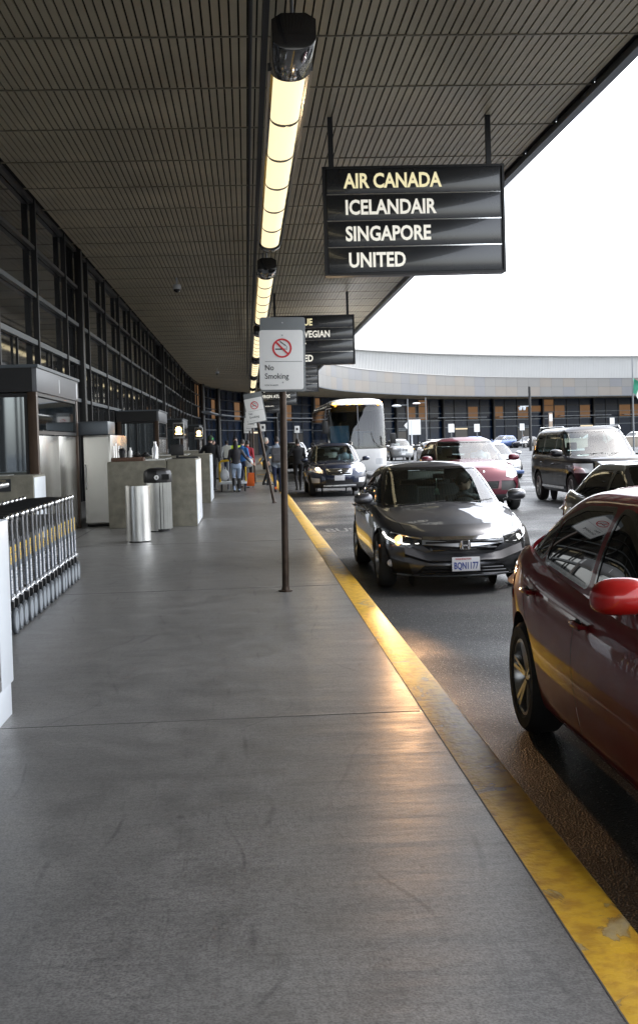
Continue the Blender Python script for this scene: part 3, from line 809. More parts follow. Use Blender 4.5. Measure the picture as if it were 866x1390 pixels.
def make_car(S, loc, label, cat='car', rz=0, group=None, name='parked_car'):
    W = S['W']/2; fo = S['fo']; wb = S['wb']; ro = S['ro']; r = S['r']; H = S.get('N', 84); K = S.get('K', 16)
    yF = -fo; yR = wb+ro; body_m = M[S['paint']] if isinstance(S['paint'], str) else S['paint']
    t = empty(name, loc, rz, label, cat, group)
    zb = S.get('zb', .19)
    sh = S['sh']; cr = S.get('crown', .075)
    dk = lambda x, y: interp(sh, y)+cr*(1-min(1, (x/W))**2)-cr*.2
    wf = S.get('wf', [(0, .90), (.06, .94), (.2, .975), (.4, .995), (.55, 1), (.72, .992), (.86, .965), (.94, .93), (1, .885)])
    ff = S.get('ff', [(0, .12), (.08, .05), (.2, .01), (.4, 0), (.6, .01), (.78, .05), (.9, .11), (1, .2)])
    rf_ = S.get('rf', [(0, .14), (.1, .05), (.3, 0), (.6, .01), (.85, .03), (.95, .07), (1, .13)])
    lv = []
    for v in (0, .03, .07, .12, .18, .25, .33, .42, .5, .58, .65, .72, .79, .85, .9, .94, .97, .99, 1):
        pts = contour(W*interp(wf, v), yF+interp(ff, v), yR-interp(rf_, v), *S.get('mn', (6.8, 2.2, 6.5, 2.3)), H)
        lv.append((pts, (lambda v: (lambda x, y: zb+(dk(x, y)-zb)*v))(v)))
    bm = shell(lv, H, K, dk)
    # cabin opening in the deck
    G = S['gh']; w0 = interp(G['w'], .95 if 'zb' not in G else G['zb'])
    yb0 = interp(G['front'], G['zbelt'])+.06; yb1 = interp(G['rear'], G['zbelt'])-.06; wi = interp(G['w'], G['zbelt'])-.05
    side = lambda f: abs(f.normal.x) > .45
    ctr = G['zbelt']-.25
    hole = cut(bm, [(-wi, yb0+.1), (-wi*.8, yb0), (wi*.8, yb0), (wi, yb0+.1), (wi, yb1), (-wi, yb1)], 'z', lambda f: f.normal.z > .5 and f.calc_center_median().z > .5)
    bmesh.ops.delete(bm, geom=hole, context='FACES')
    # wheel arches
    ra = r+S.get('gap', .045)
    for yc in (0, wb):
        arch = [(yc+ra*math.cos(a), r+.01+ra*math.sin(a)) for a in [math.pi*2*k/36 for k in range(36)]]
        for sgn in (1, -1):
            fs = cut(bm, arch, 'x', lambda f: f.calc_center_median().x*sgn > W*.5 and abs(f.normal.x) > .1)
            bmesh.ops.delete(bm, geom=fs, context='FACES')
    # features
    for (nm, poly, proj, mt, offs) in S.get('cuts', []):
        for sgn in ((1, -1) if True else (1,)):
            if proj == 'side':
                fs = cut(bm, poly, 'x', lambda f: f.normal.x*sgn > .35)
            elif proj == 'front':   # mirrored pair
                fs = cut(bm, [(p[0]*sgn, p[1]) for p in poly], 'y', lambda f: f.calc_center_median().y < S.get('flim', .35) and f.normal.y < -.05 or (f.calc_center_median().y < -.25 and f.calc_center_median().y < .2 and abs(f.normal.x) > .6 and nm.startswith('head')))
            elif proj == 'rear':
                fs = cut(bm, [(p[0]*sgn, p[1]) for p in poly], 'y', lambda f: f.calc_center_median().y > wb+.3 and f.normal.y > .05)
            elif proj == 'fmid':
                if sgn < 0: continue
                fs = cut(bm, poly, 'y', lambda f: f.calc_center_median().y < .35 and f.normal.y < -.05)
            if fs: take(bm, fs, nm, M[mt], t, offs)
    # seams
    sm = []
    for pl in S.get('seams', []):
        for q in seamq(pl):
            for sgn in (1, -1): sm += cut(bm, q, 'x', lambda f: f.normal.x*sgn > .4 and abs(f.calc_center_median().x) > W*.5)
    for pl in S.get('topseams', []):
        for q in seamq(pl, .006):
            for sgn in (1, -1): sm += cut(bm, [(p[0]*sgn, p[1]) for p in q], 'z', lambda f: f.normal.z > .3 and f.calc_center_median().z > .45)
    sm = set(f for f in sm if f.is_valid)
    while sm:                      # one object per connected gap
        st_ = [sm.pop()]; isl = list(st_)
        while st_:
            for v in st_.pop().verts:
                for f in v.link_faces:
                    if f in sm: sm.discard(f); st_.append(f); isl.append(f)
        take(bm, isl, 'panel_gap', M['matte_black'], t, -.002)
    body = finish(bm, 'body', body_m, t)
    # arch liners, underside
    ub = MB(); ub.box(-W*.72, W*.72, yF+.45, yR-.45, zb+.03, zb+.07)
    for yc in (0, wb):
        for sgn in (1, -1):
            n = 14
            for k in range(n):
                a0 = math.pi*k/n; a1 = math.pi*(k+1)/n; x0 = sgn*(W*.985 if 0 else W*.96); x1 = sgn*(W-.42)
                ub.quad((x0, yc+ra*math.cos(a0), r+ra*math.sin(a0)), (x0, yc+ra*math.cos(a1), r+ra*math.sin(a1)), (x1, yc+ra*math.cos(a1), r+ra*math.sin(a1)), (x1, yc+ra*math.cos(a0), r+ra*math.sin(a0)))
            b = len(ub.v); ub.v += [(sgn*(W-.42), yc+ra*math.cos(2*math.pi*k/20), r+ra*math.sin(2*math.pi*k/20)) for k in range(20)]; ub.face(range(b, b+20))
    ub.build('underbody', M['matte_black'], t, fix=False)
    for (x, y, sd) in ((-(W-.115), 0, -1), (W-.115, 0, 1), (-(W-.115), wb, -1), (W-.115, wb, 1)):
        wheel(t, x, y, r, sd, S.get('spokes', 5), rimc=S.get('rimc', 'alloy'), rr=S.get('rr', .66))
    # greenhouse
    z0 = G['z0']; Hn = G['H']; zt = lambda y: Hn-G.get('drop', .05)*((y-G['ypk'])/G['len'])**2-G.get('drop2', 0)*max(0, (y-G['ypk'])/G['len'])**3
    gcr = G.get('crown', .035); wt = interp(G['w'], Hn)
    lv = []
    vs = [0, .06, .12, .18, .24, .3, .36, .42, .48, .54, .6, .66, .72, .78, .83, .87, .905, .935, .96, .98, .993, 1]
    H2 = S.get('N2', 72)
    for v in vs:
        zn = z0+(Hn-z0)*v
        pts = contour(interp(G['w'], zn), interp(G['front'], zn), interp(G['rear'], zn), *G.get('mn', (11, 2.7, 9, 2.6)), H2)
        lv.append((pts, (lambda v: (lambda x, y: z0+(zt(y)+gcr*(1-min(1, abs(x)/wt)**2)*v**3-z0)*v))(v)))
    bm = shell(lv, H2, 14, lambda x, y: zt(y)+gcr*(1-min(1, abs(x)/wt)**2))
    # windscreen / rear glass / side glass
    fr = lambda f: f.normal.y < -.12 and f.calc_center_median().y < G['ypk']+.2 and abs(f.normal.x) < .86
    rr_ = lambda f: f.normal.y > .12 and f.calc_center_median().y > G['ypk'] and abs(f.normal.x) < .86
    gm = M[S.get('glass', 'glass_car')]
    def pane(poly, proj, sel, nm, mt=None, fr_w=.022, r=.05):
        poly = rpoly(poly, r)
        tr = cut(bm, grow(poly, fr_w), proj, sel)
        fs = cut(bm, poly, proj, sel)
        po = take(bm, fs, nm, mt or gm, t, -.004)
        tr = [f for f in bm.faces if sel(f) and inside(grow(poly, fr_w), *[f.calc_center_median()[i] for i in ((1, 2) if proj == 'x' else (0, 2))])]
        take(bm, tr, nm+'_trim', M['gloss_black'], po or t, .0)
    ws = G['ws']; pane([(-ws[0][0], ws[0][1]), (-ws[1][0], ws[1][1]), (ws[1][0], ws[1][1]), (ws[0][0], ws[0][1])], 'y', fr, 'windscreen', fr_w=.03)
    if 'rs' in G:
        ws = G['rs']; pane([(-ws[0][0], ws[0][1]), (-ws[1][0], ws[1][1]), (ws[1][0], ws[1][1]), (ws[0][0], ws[0][1])], 'y', rr_, 'rear_window')
    for poly in G['side']:
        for sgn in (1, -1):
            pane(poly, 'x', (lambda sgn: (lambda f: f.normal.x*sgn > .3))(sgn), 'side_window', M[S.get('sglass', S.get('glass', 'glass_car'))], fr_w=G.get('trim', .02), r=.04)
    finish(bm, 'roof', M[S['roofp']] if 'roofp' in S else body_m, t)
    # mirrors
    my, mz = S.get('mir', (.62, 1.0)); ms = S.get('msc', 1); mo = S.get('mout', .11)
    for sgn in (1, -1):
        m = MB(); cx = sgn*(W+mo-.055)
        for k in range(1): m.ell((0, 0, 0), (.12*ms, .085*ms, .075*ms), 20, 14)
        m.v = [(cx+x*(1.0), my+(y if y < .0 else y*.45), mz+z*(1 if z > 0 else .85)) for x, y, z in [(abs(a)**.8*(1 if a > 0 else -1)*(.12*ms)**.2, b, abs(c)**.75*(1 if c > 0 else -1)*(.075*ms)**.25) for a, b, c in m.v]]
        o = m.build('wing_mirror', M[S['mirp']] if 'mirp' in S else body_m, t, smooth=True, angle=60)
        g2 = MB(); g2.box(cx-.09*ms, cx+.09*ms, my+.036*ms, my+.042*ms, mz-.045*ms, mz+.05*ms); g2.build('mirror_glass', M['mirror'], o, bevel=.0)
        a = MB(); a.bar((sgn*(W-.10), my+.03, mz-.06), (cx, my, mz-.04), .07, .035); a.build('mirror_stalk', M['black'], o, bevel=.008)
    # handles
    for (y, z) in S.get('handles', []):
        for sgn in (1, -1):
            h = MB(); x = sgn*(W*S.get('hx', 1.0)+.012)
            h.tube([(x-sgn*.03, y-.1, z-.003), (x, y-.075, z), (x+sgn*.012, y, z+.004), (x, y+.075, z), (x-sgn*.03, y+.1, z-.003)], [.009, .013, .014, .013, .009], 8)
            o = h.build('door_handle', M[S.get('hmat', 'chrome')] if S.get('hmat') else body_m, t, smooth=True)
            c = MB(); c.ell((x-sgn*.014, y, z+.0), (.005, .055, .03), 14, 6); c.build('handle_cup', M['matte_black'], o, smooth=True)
    # interior
    it = MB(); zi = zb+.12; it.box(-W*.8, W*.8, yb0-.1, min(yb1, wb+.3), zi, zi+.03)
    ye = min(yb1, wb+.1); it.box(-W+.12, -W+.17, yb0, ye, zi, G['zbelt']-.08); it.box(W-.17, W-.12, yb0, ye, zi, G['zbelt']-.08)
    it.box(-W+.14, W-.14, yb0-.25, yb0+.28, G['zbelt']-.45, G['zbelt']-.09); it.box(-.12, .12, yb0+.2, yb1-.6, zi, zi+.35)
    ps = wb+ro
    it.box(-W*.66, W*.66, min(yb1-.45, wb+.25), yb1-.12, G['zbelt']-.12, G['zbelt']-.09)
    it.build('interior', M['interior'], t, bevel=.01)
    sz = zb+.38; sy = S.get('seaty', yb0+1.05)
    stm = M[S.get('seatm', 'seat_grey')]
    for x in (-.37, .37): seat(t, x, sy, sz, stm)
    b = MB(); b.box(-W+.2, W-.2, sy+.75, sy+1.2, sz-.1, sz); b.box(-W+.2, W-.2, sy+1.1, sy+1.22, sz, sz+.5); b.build('rear_seat', stm, t, bevel=.05)
    for x in (-.35, .35):
        h = MB(); h.box(x-.12, x+.12, sy+1.14, sy+1.22, sz+.52, sz+.68); h.build('headrest', stm, t, bevel=.03)
    sw_ = MB(); c = Vector((.37, yb0+.47, G['zbelt']-.10)); ax_u = Vector((1, 0, 0)); ax_v = Vector((0, .45, .89))
    sw_.tube([c+ax_u*math.cos(2*math.pi*k/24)*.18+ax_v*math.sin(2*math.pi*k/24)*.18 for k in range(25)], .014, 8, cap=False)
    sw_.bar(c-ax_u*.17, c+ax_u*.17, .03, .02); sw_.build('steering_wheel', M['gloss_black'], t, smooth=True)
    m = MB(); m.ell((0, interp(G['front'], G['H']-.2)+.13, G['H']-.2), (.11, .015, .03), 16, 8); m.build('rear_view_mirror', M['gloss_black'], t, smooth=True)
    # wipers
    if S.get('wip', True):
        wy = interp(G['front'], G['ws'][0][1])
        for (x0, x1) in ((-.55, .02), (.02, .6)):
            w_ = MB(); w_.tube([(x0, wy-.05+.1*abs(x0), G['ws'][0][1]-.0), ((x0+x1)/2, wy-.035, G['ws'][0][1]+.02), (x1, wy-.01+.1*abs(x1), G['ws'][0][1]+.045)], [.012, .008, .006], 6)
            w_.build('wiper', M['black'], t)
    return t

def plate(parent, y, z, s='', w=.31, h=.155, tilt=0, top='WASHINGTON', x=0):
    p = MB(); p.box(x-w/2, x+w/2, y-.006, y, z-h/2, z+h/2); o = p.build('number_plate', M['plate'], parent, bevel=.002)
    if s:
        text('plate_number', s, .105, M['plate_blue'], (x, y-.009, z-.052), FR, o, ext=.001, bold=.002, sx=.62, align='CENTER')
        text('plate_state', top, .026, M['plate_red'], (x-.12, y-.009, z+.048), FR, o, ext=.001, bold=.0005)
    return o

# --- paints
M['p_civic'] = paint('gunmetal_paint', (.10, .102, .112), .8)
M['p_camry'] = paint('dark_red_paint', (.19, .006, .011), .0, rough=.45, coat=.55)
M['p_mirror_red'] = paint('bright_red_paint', (.40, .012, .010), .2)
M['p_sub'] = paint('navy_paint', (.02, .026, .048), .6)
M['p_por'] = paint('maroon_paint', (.085, .010, .020), .35)
M['p_blk'] = paint('black_paint', (.006, .006, .008), .2, coat=.6)
M['p_grn'] = paint('grey_green_paint', (.05, .055, .05), .6)
M['p_sil'] = paint('silver_paint', (.42, .43, .44), .7)
M['p_wht'] = paint('white_paint', (.72, .72, .72), .0)
M['p_red'] = paint('red_paint', (.45, .02, .02), .2)
M['p_blu'] = paint('blue_paint', (.05, .09, .22), .5)
M['trim_grey'] = mat('lower_trim', (.03, .03, .032), .6)

# ---- grey compact sedan, front towards the camera
civic = dict(W=1.80, fo=.90, wb=2.70, ro=1.03, r=.322, paint='p_civic', N=130, K=22, N2=96, zb=.17, rr=.68,
    sh=[(-.9, .615), (-.7, .665), (-.4, .73), (0, .80), (.5, .865), (.9, .90), (1.8, .93), (2.7, .975), (3.1, 1.01), (3.73, 1.0)], crown=.11,
    ff=[(0, .13), (.06, .06), (.16, .02), (.3, .01), (.42, .035), (.55, .0), (.75, .02), (.88, .06), (.95, .12), (1, .22)],
    mn=(6.2, 2.1, 6.5, 2.3),
    gh=dict(z0=.78, H=1.395, zbelt=.93, ypk=1.65, len=1.5, drop=.02, drop2=.10,
        w=[(.78, .83), (.93, .785), (1.1, .73), (1.25, .655), (1.33, .60), (1.37, .555), (1.385, .51), (1.395, .46)],
        front=[(.78, .12), (.93, .42), (1.1, .76), (1.25, 1.05), (1.33, 1.22), (1.38, 1.36), (1.395, 1.48)],
        rear=[(.78, 3.72), (.93, 3.52), (1.1, 3.22), (1.25, 2.90), (1.33, 2.7), (1.38, 2.52), (1.395, 2.4)],
        ws=[(.715, .925), (.575, 1.335)], rs=[(.62, 1.02), (.48, 1.28)], mn=(8, 2.25, 9, 2.6),
        side=[[(.78, .96), (1.20, 1.17), (1.62, 1.305), (1.72, 1.31), (1.72, .965)], [(1.80, .965), (1.80, 1.31), (2.3, 1.285), (2.72, 1.19), (2.95, 1.06), (2.72, 1.0)]]),
    cuts=[('headlight', [(.455, .545), (.455, .612), (.60, .645), (.78, .692), (.93, .72), (.93, .58), (.80, .53), (.62, .508)], 'front', 'lens_housing', -.006),
          ('chrome_strip', [(-.45, .605), (-.45, .635), (.45, .635), (.45, .605), (.3, .598), (-.3, .598)], 'fmid', 'chrome', .004),
          ('grille', [(-.47, .555), (-.455, .60), (.455, .60), (.47, .555), (.36, .47), (-.36, .47)], 'fmid', 'gloss_black', -.012),
          ('lower_grille', [(-.56, .185), (-.44, .315), (.44, .315), (.56, .185)], 'fmid', 'black', -.02),
          ('fog_recess', [(.56, .20), (.60, .34), (.80, .385), (.90, .39), (.90, .22), (.72, .20)], 'front', 'black', -.018),
          ('tail_light', [(.45, .80), (.95, .78), (.95, .93), (.45, .93)], 'rear', 'lens_red', 0)],
    seams=[[(.62, .86), (.60, .55), (.68, .3), (.9, .22)], [(1.76, .93), (1.76, .5), (1.78, .22)], [(2.72, .98), (2.6, .7), (2.36, .45)], [(.62, .86), (.2, .80)]],
    topseams=[[(.62, -.55), (.74, .1), (.76, .5)]], handles=[(1.62, .80), (2.55, .84)], mir=(.70, 1.0), mirp='p_civic', mout=.11, msc=1.0)
def front_y(t, x, z):
    best = None
    for o in t.children:
        if o.type != 'MESH' or o.name.split('.')[0] in ('interior', 'underbody', 'seat'): continue
        if abs(o.location.x)+abs(o.location.y) > 0: continue
        ok, p, n, i = o.ray_cast((x, -3, z), (0, 1, 0))
        if ok and (best is None or p.y < best): best = p.y
    return -.8 if best is None else best
def on_front(t, pts, d=.004): return [(x, front_y(t, x, z)-d, z) for x, z in pts]
def on_front_x(t, z, w, n=16, d=.0): return on_front(t, [(-w+2*w*k/n, z) for k in range(n+1)], d)
cv = make_car(civic, (2.37, 13.8, -.15), 'dark grey sedan with lit headlight at the kerb lane, driver in a cap inside', name='grey_sedan')
def grille_bars(t, rows, w, y, mt, th=.012, curve=.05, name='grille_bar'):
    for z, ww in rows:
        g = MB(); n = 8
        g.tube([(ww*(2*k/n-1), y+curve*(2*k/n-1)**2*(ww/.45)**2, z) for k in range(n+1)], th, 6); g.build(name, M[mt], t, smooth=True)
grille_bars(cv, [(.575, .43), (.505, .36)], 0, -.905, 'gloss_black', .012)
grille_bars(cv, [(.215, .50), (.25, .47), (.285, .44)], 0, -.885, 'gloss_black', .009, .06, 'lower_bar')
sp_ = MB(); sp_.tube(on_front_x(cv, .192, .70), .011, 6); sp_.build('lower_trim', M['satin'], cv, smooth=True)
gb = MB(); n = 10
for k in range(n):
    x0 = -.46+.92*k/n; x1 = -.46+.92*(k+1)/n; f = lambda x: -.915+.11*(x/.46)**2
    gb.prism([(0, 0), (0, .052-.012*abs(x0)/.46), (-.0, .052)], (0, 0, 0), (1, 0, 0), (0, 0, 1), (0, .001, 0)) if 0 else None
    za = .52+.03*abs(x0)/.46; zc = .52+.03*abs(x1)/.46
    gb.v += [(x0, f(x0), za), (x1, f(x1), zc), (x1, f(x1)+.012, zc+.05), (x0, f(x0)+.012, za+.05), (x0, f(x0)+.03, za), (x1, f(x1)+.03, zc), (x1, f(x1)+.04, zc+.05), (x0, f(x0)+.04, za+.05)]
    b = len(gb.v)-8
    for q in ((0, 1, 2, 3), (3, 2, 6, 7), (0, 4, 5, 1)): gb.face([b+i for i in q])
gb.build('grille_wing', M['satin'], cv, smooth=True, angle=50)
# bumper lip: body-paint band under the grille, shaped to tilt up and catch the sky
lp = MB(); n = 16
P_ = []
for k in range(n+1):
    x = -.66+1.32*k/n; dz = .085*max(0, (abs(x)-.40)/.26); y = -.915+.10*(x/.66)**2+.03
    P_.append((x, y, .405+dz))
for k in range(n):
    a = P_[k]; c = P_[k+1]
    for (u, w_) in (((0, .0, -.06), (0, -.05, -.03)), ((0, -.05, -.03), (0, .02, .05))):
        lp.quad((a[0], a[1]+u[1], a[2]+u[2]), (c[0], c[1]+u[1], c[2]+u[2]), (c[0], c[1]+w_[1], c[2]+w_[2]), (a[0], a[1]+w_[1], a[2]+w_[2]))
lp.build('bumper_lip', M['p_civic'], cv, smooth=True, angle=50)
em = MB(); em.prism(rpoly([(-.062, -.05), (-.05, .052), (.05, .052), (.062, -.05)], .02), (0, -.935, .545), (1, 0, 0), (0, 0, 1), (0, .02, 0))
e_o = em.build('emblem', M['gloss_black'], cv)
e2 = MB()
for sx in (-1, 1): e2.bar((sx*.034, -.942, .502), (sx*.041, -.942, .590), .018, .014, up=(0, 1, 0))
e2.bar((-.036, -.942, .540), (.036, -.942, .540), .014, .014, up=(0, 1, 0))
ring = rpoly([(-.06, -.048), (-.048, .05), (.048, .05), (.06, -.048)], .022)
e2.tube([(a, -.938, .545+b) for a, b in ring+[ring[0]]], .006, 6)
e2.build('emblem_mark', M['chrome'], e_o)
plate(cv, -.945, .335, 'BQN1177')
def front_y(t, x, z):
    best = None
    for o in t.children:
        if o.type != 'MESH' or o.name.split('.')[0] in ('interior', 'underbody', 'seat'): continue
        if abs(o.location.x)+abs(o.location.y) > 0: continue
        ok, p, n, i = o.ray_cast((x, -3, z), (0, 1, 0))
        if ok and (best is None or p.y < best): best = p.y
    return -.8 if best is None else best
def on_front(t, pts, d=.004): return [(x, front_y(t, x, z)-d, z) for x, z in pts]
def head_unit(t, x, y, z, lit, r=.05, name='headlamp_bulb'):
    m = MB(); m.ell((x, y, z), (r, r*.6, r), 16, 10); return m.build(name, M[lit], t, smooth=True)
for sx in (-1, 1):
    f = MB(); f.lathe([(.001, -.012), (.034, -.006), (.042, .0), (.042, .02)], c=(sx*.765, front_y(cv, sx*.765, .318)-.004, .318), axis='y', n=20); f.build('fog_lamp', M['lens'], cv, smooth=True)
    head_unit(cv, sx*.665, front_y(cv, sx*.665, .592)+.012, .585, 'lit_warm' if sx < 0 else 'lit_white', .036)
    if sx < 0: head_unit(cv, sx*.68, front_y(cv, sx*.68, .585)+.035, .585, 'lit_reflector', .062, 'reflector')
    d = MB(); d.tube(on_front(cv, [(sx*.82, .655), (sx*.80, .61), (sx*.74, .575), (sx*.62, .548), (sx*.49, .562)], 0), [.014, .012, .007, .005, .004], 8); d.build('running_light', M['lit_white'] if sx < 0 else M['lens'], cv, smooth=True)
    d = MB(); d.tube(on_front(cv, [(sx*.46, .615), (sx*.55, .628), (sx*.65, .648), (sx*.75, .668), (sx*.84, .688)], 0), [.008, .009, .009, .008, .005], 8); d.build('headlight_brow', M['satin'], cv, smooth=True)
mk = MB(); mk.ell((-.895, -.42, .52), (.012, .035, .02), 10, 8); mk.build('side_marker', M['lens_amber'], cv, smooth=True)
hg = MB(); hg.tube([(0, .96, 1.22), (0, .95, 1.10)], .003, 5); hg.ell((0, .95, 1.07), (.028, .02, .03), 12, 8)
for a in (-.02, -.007, .007, .02): hg.tube([(a, .95, 1.05), (a*1.6, .95, 1.015)], [.007, .003], 6)
ho = hg.build('hanging_charm', mat('pale_green', (.35, .5, .4), .5), None, smooth=True); ho.location = (2.37, 13.8, -.15)
tag(ho, 'small pale charm dangling from the rear view mirror of the dark grey sedan', 'charm')

# ---- dark red sedan beside the camera
camry = dict(W=1.82, fo=.96, wb=2.775, ro=1.07, r=.325, paint='p_camry', N=140, K=20, N2=110, zb=.19, rr=.67, rimc='alloy', glass='glass_dark', gap=.05,
    sh=[(-.96, .66), (-.6, .76), (0, .84), (.5, .89), (1.2, .915), (2.0, .955), (2.8, 1.02), (3.3, 1.075), (3.84, 1.05)], crown=.075,
    wf=[(0, .90), (.06, .94), (.2, .972), (.4, .992), (.55, 1), (.68, .997), (.8, .982), (.9, .955), (.96, .925), (1, .89)],
    rf=[(0, .14), (.1, .05), (.3, 0), (.6, .015), (.8, .05), (.92, .09), (1, .18)], mn=(6.5, 2.2, 6.0, 2.3),
    gh=dict(z0=.82, H=1.44, zbelt=.97, ypk=1.6, len=1.7, drop=.02, drop2=.10,
        w=[(.82, .85), (.97, .80), (1.15, .735), (1.28, .67), (1.37, .61), (1.41, .57), (1.43, .53), (1.44, .48)],
        front=[(.82, .25), (.97, .55), (1.15, .88), (1.3, 1.17), (1.38, 1.33), (1.42, 1.45), (1.44, 1.6)],
        rear=[(.82, 3.85), (.97, 3.55), (1.15, 3.22), (1.3, 2.93), (1.38, 2.72), (1.42, 2.55), (1.44, 2.4)],
        ws=[(.73, .97), (.60, 1.37)], rs=[(.64, 1.11), (.52, 1.33)], trim=.026,
        side=[[(.80, .975), (1.12, 1.17), (1.5, 1.335), (1.66, 1.345), (1.60, .985)], [(1.72, .99), (1.77, 1.345), (2.25, 1.325), (2.55, 1.25), (2.60, 1.04)], [(2.66, 1.045), (2.61, 1.235), (2.75, 1.19), (3.02, 1.085)]]),
    cuts=[('tail_light', [(.55, .80), (.70, .95), (.95, .95), (.95, .78), (.75, .72)], 'rear', 'lens_red', .004),
          ('headlight', [(.5, .60), (.5, .70), (.93, .76), (.93, .62)], 'front', 'lens_housing', 0),
          ('grille', [(-.4, .5), (-.42, .66), (.42, .66), (.4, .5)], 'fmid', 'black', -.01)],
    seams=[[(.55, .88), (.52, .6), (.58, .3)], [(1.66, .95), (1.64, .6), (1.60, .3), (1.60, .215)], [(2.78, .99), (2.72, .82), (2.58, .66), (2.42, .52)], [(.6, .232), (2.36, .232)]],
    topseams=[[(.60, 3.42), (.66, 3.6), (.62, 3.78)]], handles=[(1.50, .83), (2.52, .865)], mir=(.68, 1.07), mirp='p_mirror_red', mout=.10, msc=1.12)
ca = make_car(camry, (2.46, 4.03, -.15), 'glossy dark red sedan with bright red wing mirror, filling the right edge', name='red_sedan')

# ---- generic specs
def suv(**k):
    d = dict(W=1.82, fo=.92, wb=2.74, ro=1.05, r=.345, paint='p_sub', zb=.24, N=84, N2=64, gap=.05,
        sh=[(-.92, .80), (-.6, .90), (0, .98), (.5, 1.02), (1.5, 1.05), (3.0, 1.08), (3.8, 1.08)], crown=.08, mn=(7, 2.3, 9, 2.6),
        gh=dict(z0=.9, H=1.60, zbelt=1.05, ypk=1.7, len=1.8, drop=.03, w=[(.9, .86), (1.05, .82), (1.3, .74), (1.45, .67), (1.55, .60), (1.6, .52)],
            front=[(.9, .25), (1.05, .50), (1.3, .88), (1.45, 1.12), (1.55, 1.3), (1.6, 1.5)], rear=[(.9, 3.78), (1.05, 3.75), (1.3, 3.62), (1.45, 3.5), (1.55, 3.4), (1.6, 3.25)],
            ws=[(.73, 1.06), (.62, 1.52)], rs=[(.62, 1.12), (.55, 1.48)], mn=(11, 2.7, 14, 4),
            side=[[(.85, 1.08), (1.3, 1.36), (1.55, 1.47), (1.55, 1.09)], [(1.65, 1.09), (1.65, 1.48), (2.55, 1.46), (2.6, 1.11)], [(2.7, 1.12), (2.65, 1.46), (3.25, 1.40), (3.4, 1.15)]]),
        seams=[[(.6, 1.0), (.58, .3)], [(1.6, 1.05), (1.6, .28)], [(2.65, 1.08), (2.5, .75), (2.4, .6)]], handles=[(1.42, .92), (2.45, .95)], mir=(.7, 1.12))
    d.update(k); return d
def scale_gh(g, **k): g = dict(g); g.update(k); return g
# navy wagon
sub = suv(paint='p_sub', N=96, fo=.95, zb=.26, mout=.13,
    sh=[(-.95, .82), (-.6, .93), (0, 1.0), (.5, 1.03), (1.5, 1.05), (3.0, 1.08), (3.8, 1.08)],
    cuts=[('headlight', [(.50, .80), (.58, .875), (.93, 1.0), (.93, .80), (.6, .72)], 'front', 'lens', .004),
          ('grille', [(-.38, .66), (-.42, .86), (.42, .86), (.38, .66)], 'fmid', 'chrome', -.006),
          ('lower_trim', [(-.95, .24), (-.95, .42), (.95, .42), (.95, .24)], 'fmid', 'trim_grey', 0),
          ('lower_intake', [(-.45, .30), (-.4, .52), (.4, .52), (.45, .30)], 'fmid', 'black', -.01),
          ('fog_recess', [(.6, .42), (.6, .56), (.86, .58), (.86, .42)], 'front', 'lens', -.004)])
sb_ = make_car(sub, (2.80, 36.9, -.15), 'navy wagon with roof rails and a pale headlamp, driver inside, in front of the coach', name='navy_wagon')
grille_bars(sb_, [(.70, .37), (.75, .38), (.80, .40)], 0, -.955, 'black', .012, .06)
for sx in (-1, 1):
    rr0 = MB(); rr0.tube([(sx*.60, 1.35, 1.54), (sx*.62, 1.45, 1.63), (sx*.62, 2.4, 1.65), (sx*.62, 3.15, 1.62), (sx*.6, 3.25, 1.53)], .022, 8); rr0.build('roof_rail', M['black'], sb_, smooth=True)
sk = MB(); sk.box(-.5, .5, -.965, -.90, .30, .36); sk.build('skid_plate', M['alloy'], sb_, bevel=.01)
plate(sb_, -.965, .57)
e = MB(); e.ell((0, -.975, .79), (.07, .01, .035), 14, 8); e.build('emblem', M['chrome'], sb_, smooth=True)
# maroon suv
por = suv(paint='p_por', W=1.93, wb=2.86, r=.37, N=110, N2=80, fo=.93, seatm='seat_tan', glass='glass_car', crown=.14,
    sh=[(-.93, .80), (-.65, .93), (-.3, 1.01), (.2, 1.07), (.6, 1.10), (1.5, 1.12), (3.0, 1.16), (3.9, 1.14)],
    cuts=[('headlight', [(.52, .80), (.56, .93), (.68, 1.03), (.86, 1.04), (.90, .95), (.84, .80), (.66, .76)], 'front', 'lens', .006),
          ('grille', [(-.30, .53), (-.34, .70), (.34, .70), (.30, .53)], 'fmid', 'black', -.02),
          ('side_intake', [(.38, .50), (.40, .71), (.74, .70), (.80, .60), (.74, .47)], 'front', 'black', -.02),
          ('lower_trim', [(-1, .22), (-1, .40), (1, .40), (1, .22)], 'fmid', 'black', 0)], mir=(.75, 1.2), msc=1.15, mout=.14)
por['gh'] = scale_gh(por['gh'], z0=.95, H=1.68, zbelt=1.12, w=[(.95, .90), (1.12, .87), (1.35, .80), (1.5, .73), (1.62, .66), (1.68, .56)],
    front=[(.95, .22), (1.12, .50), (1.35, .86), (1.5, 1.12), (1.62, 1.32), (1.68, 1.5)], ws=[(.80, 1.12), (.69, 1.59)],
    side=[[(.9, 1.15), (1.3, 1.40), (1.58, 1.52), (1.58, 1.16)], [(1.68, 1.16), (1.68, 1.54), (2.55, 1.52), (2.6, 1.18)], [(2.7, 1.19), (2.65, 1.51), (3.25, 1.45), (3.4, 1.22)]])
pr_ = make_car(por, (5.34, 27.3, -.15), 'maroon sport utility vehicle with tan seats, following in the second lane', name='maroon_suv')
grille_bars(pr_, [(.57, .29), (.62, .30), (.67, .31)], 0, -.935, 'matte_black', .008, .05)
for sx in (-1, 1): grille_bars(pr_, [], 0, 0, 'black')
e = MB(); e.ell((0, -.80, .90), (.035, .012, .045), 12, 8); e.build('emblem', M['chrome'], pr_, smooth=True)
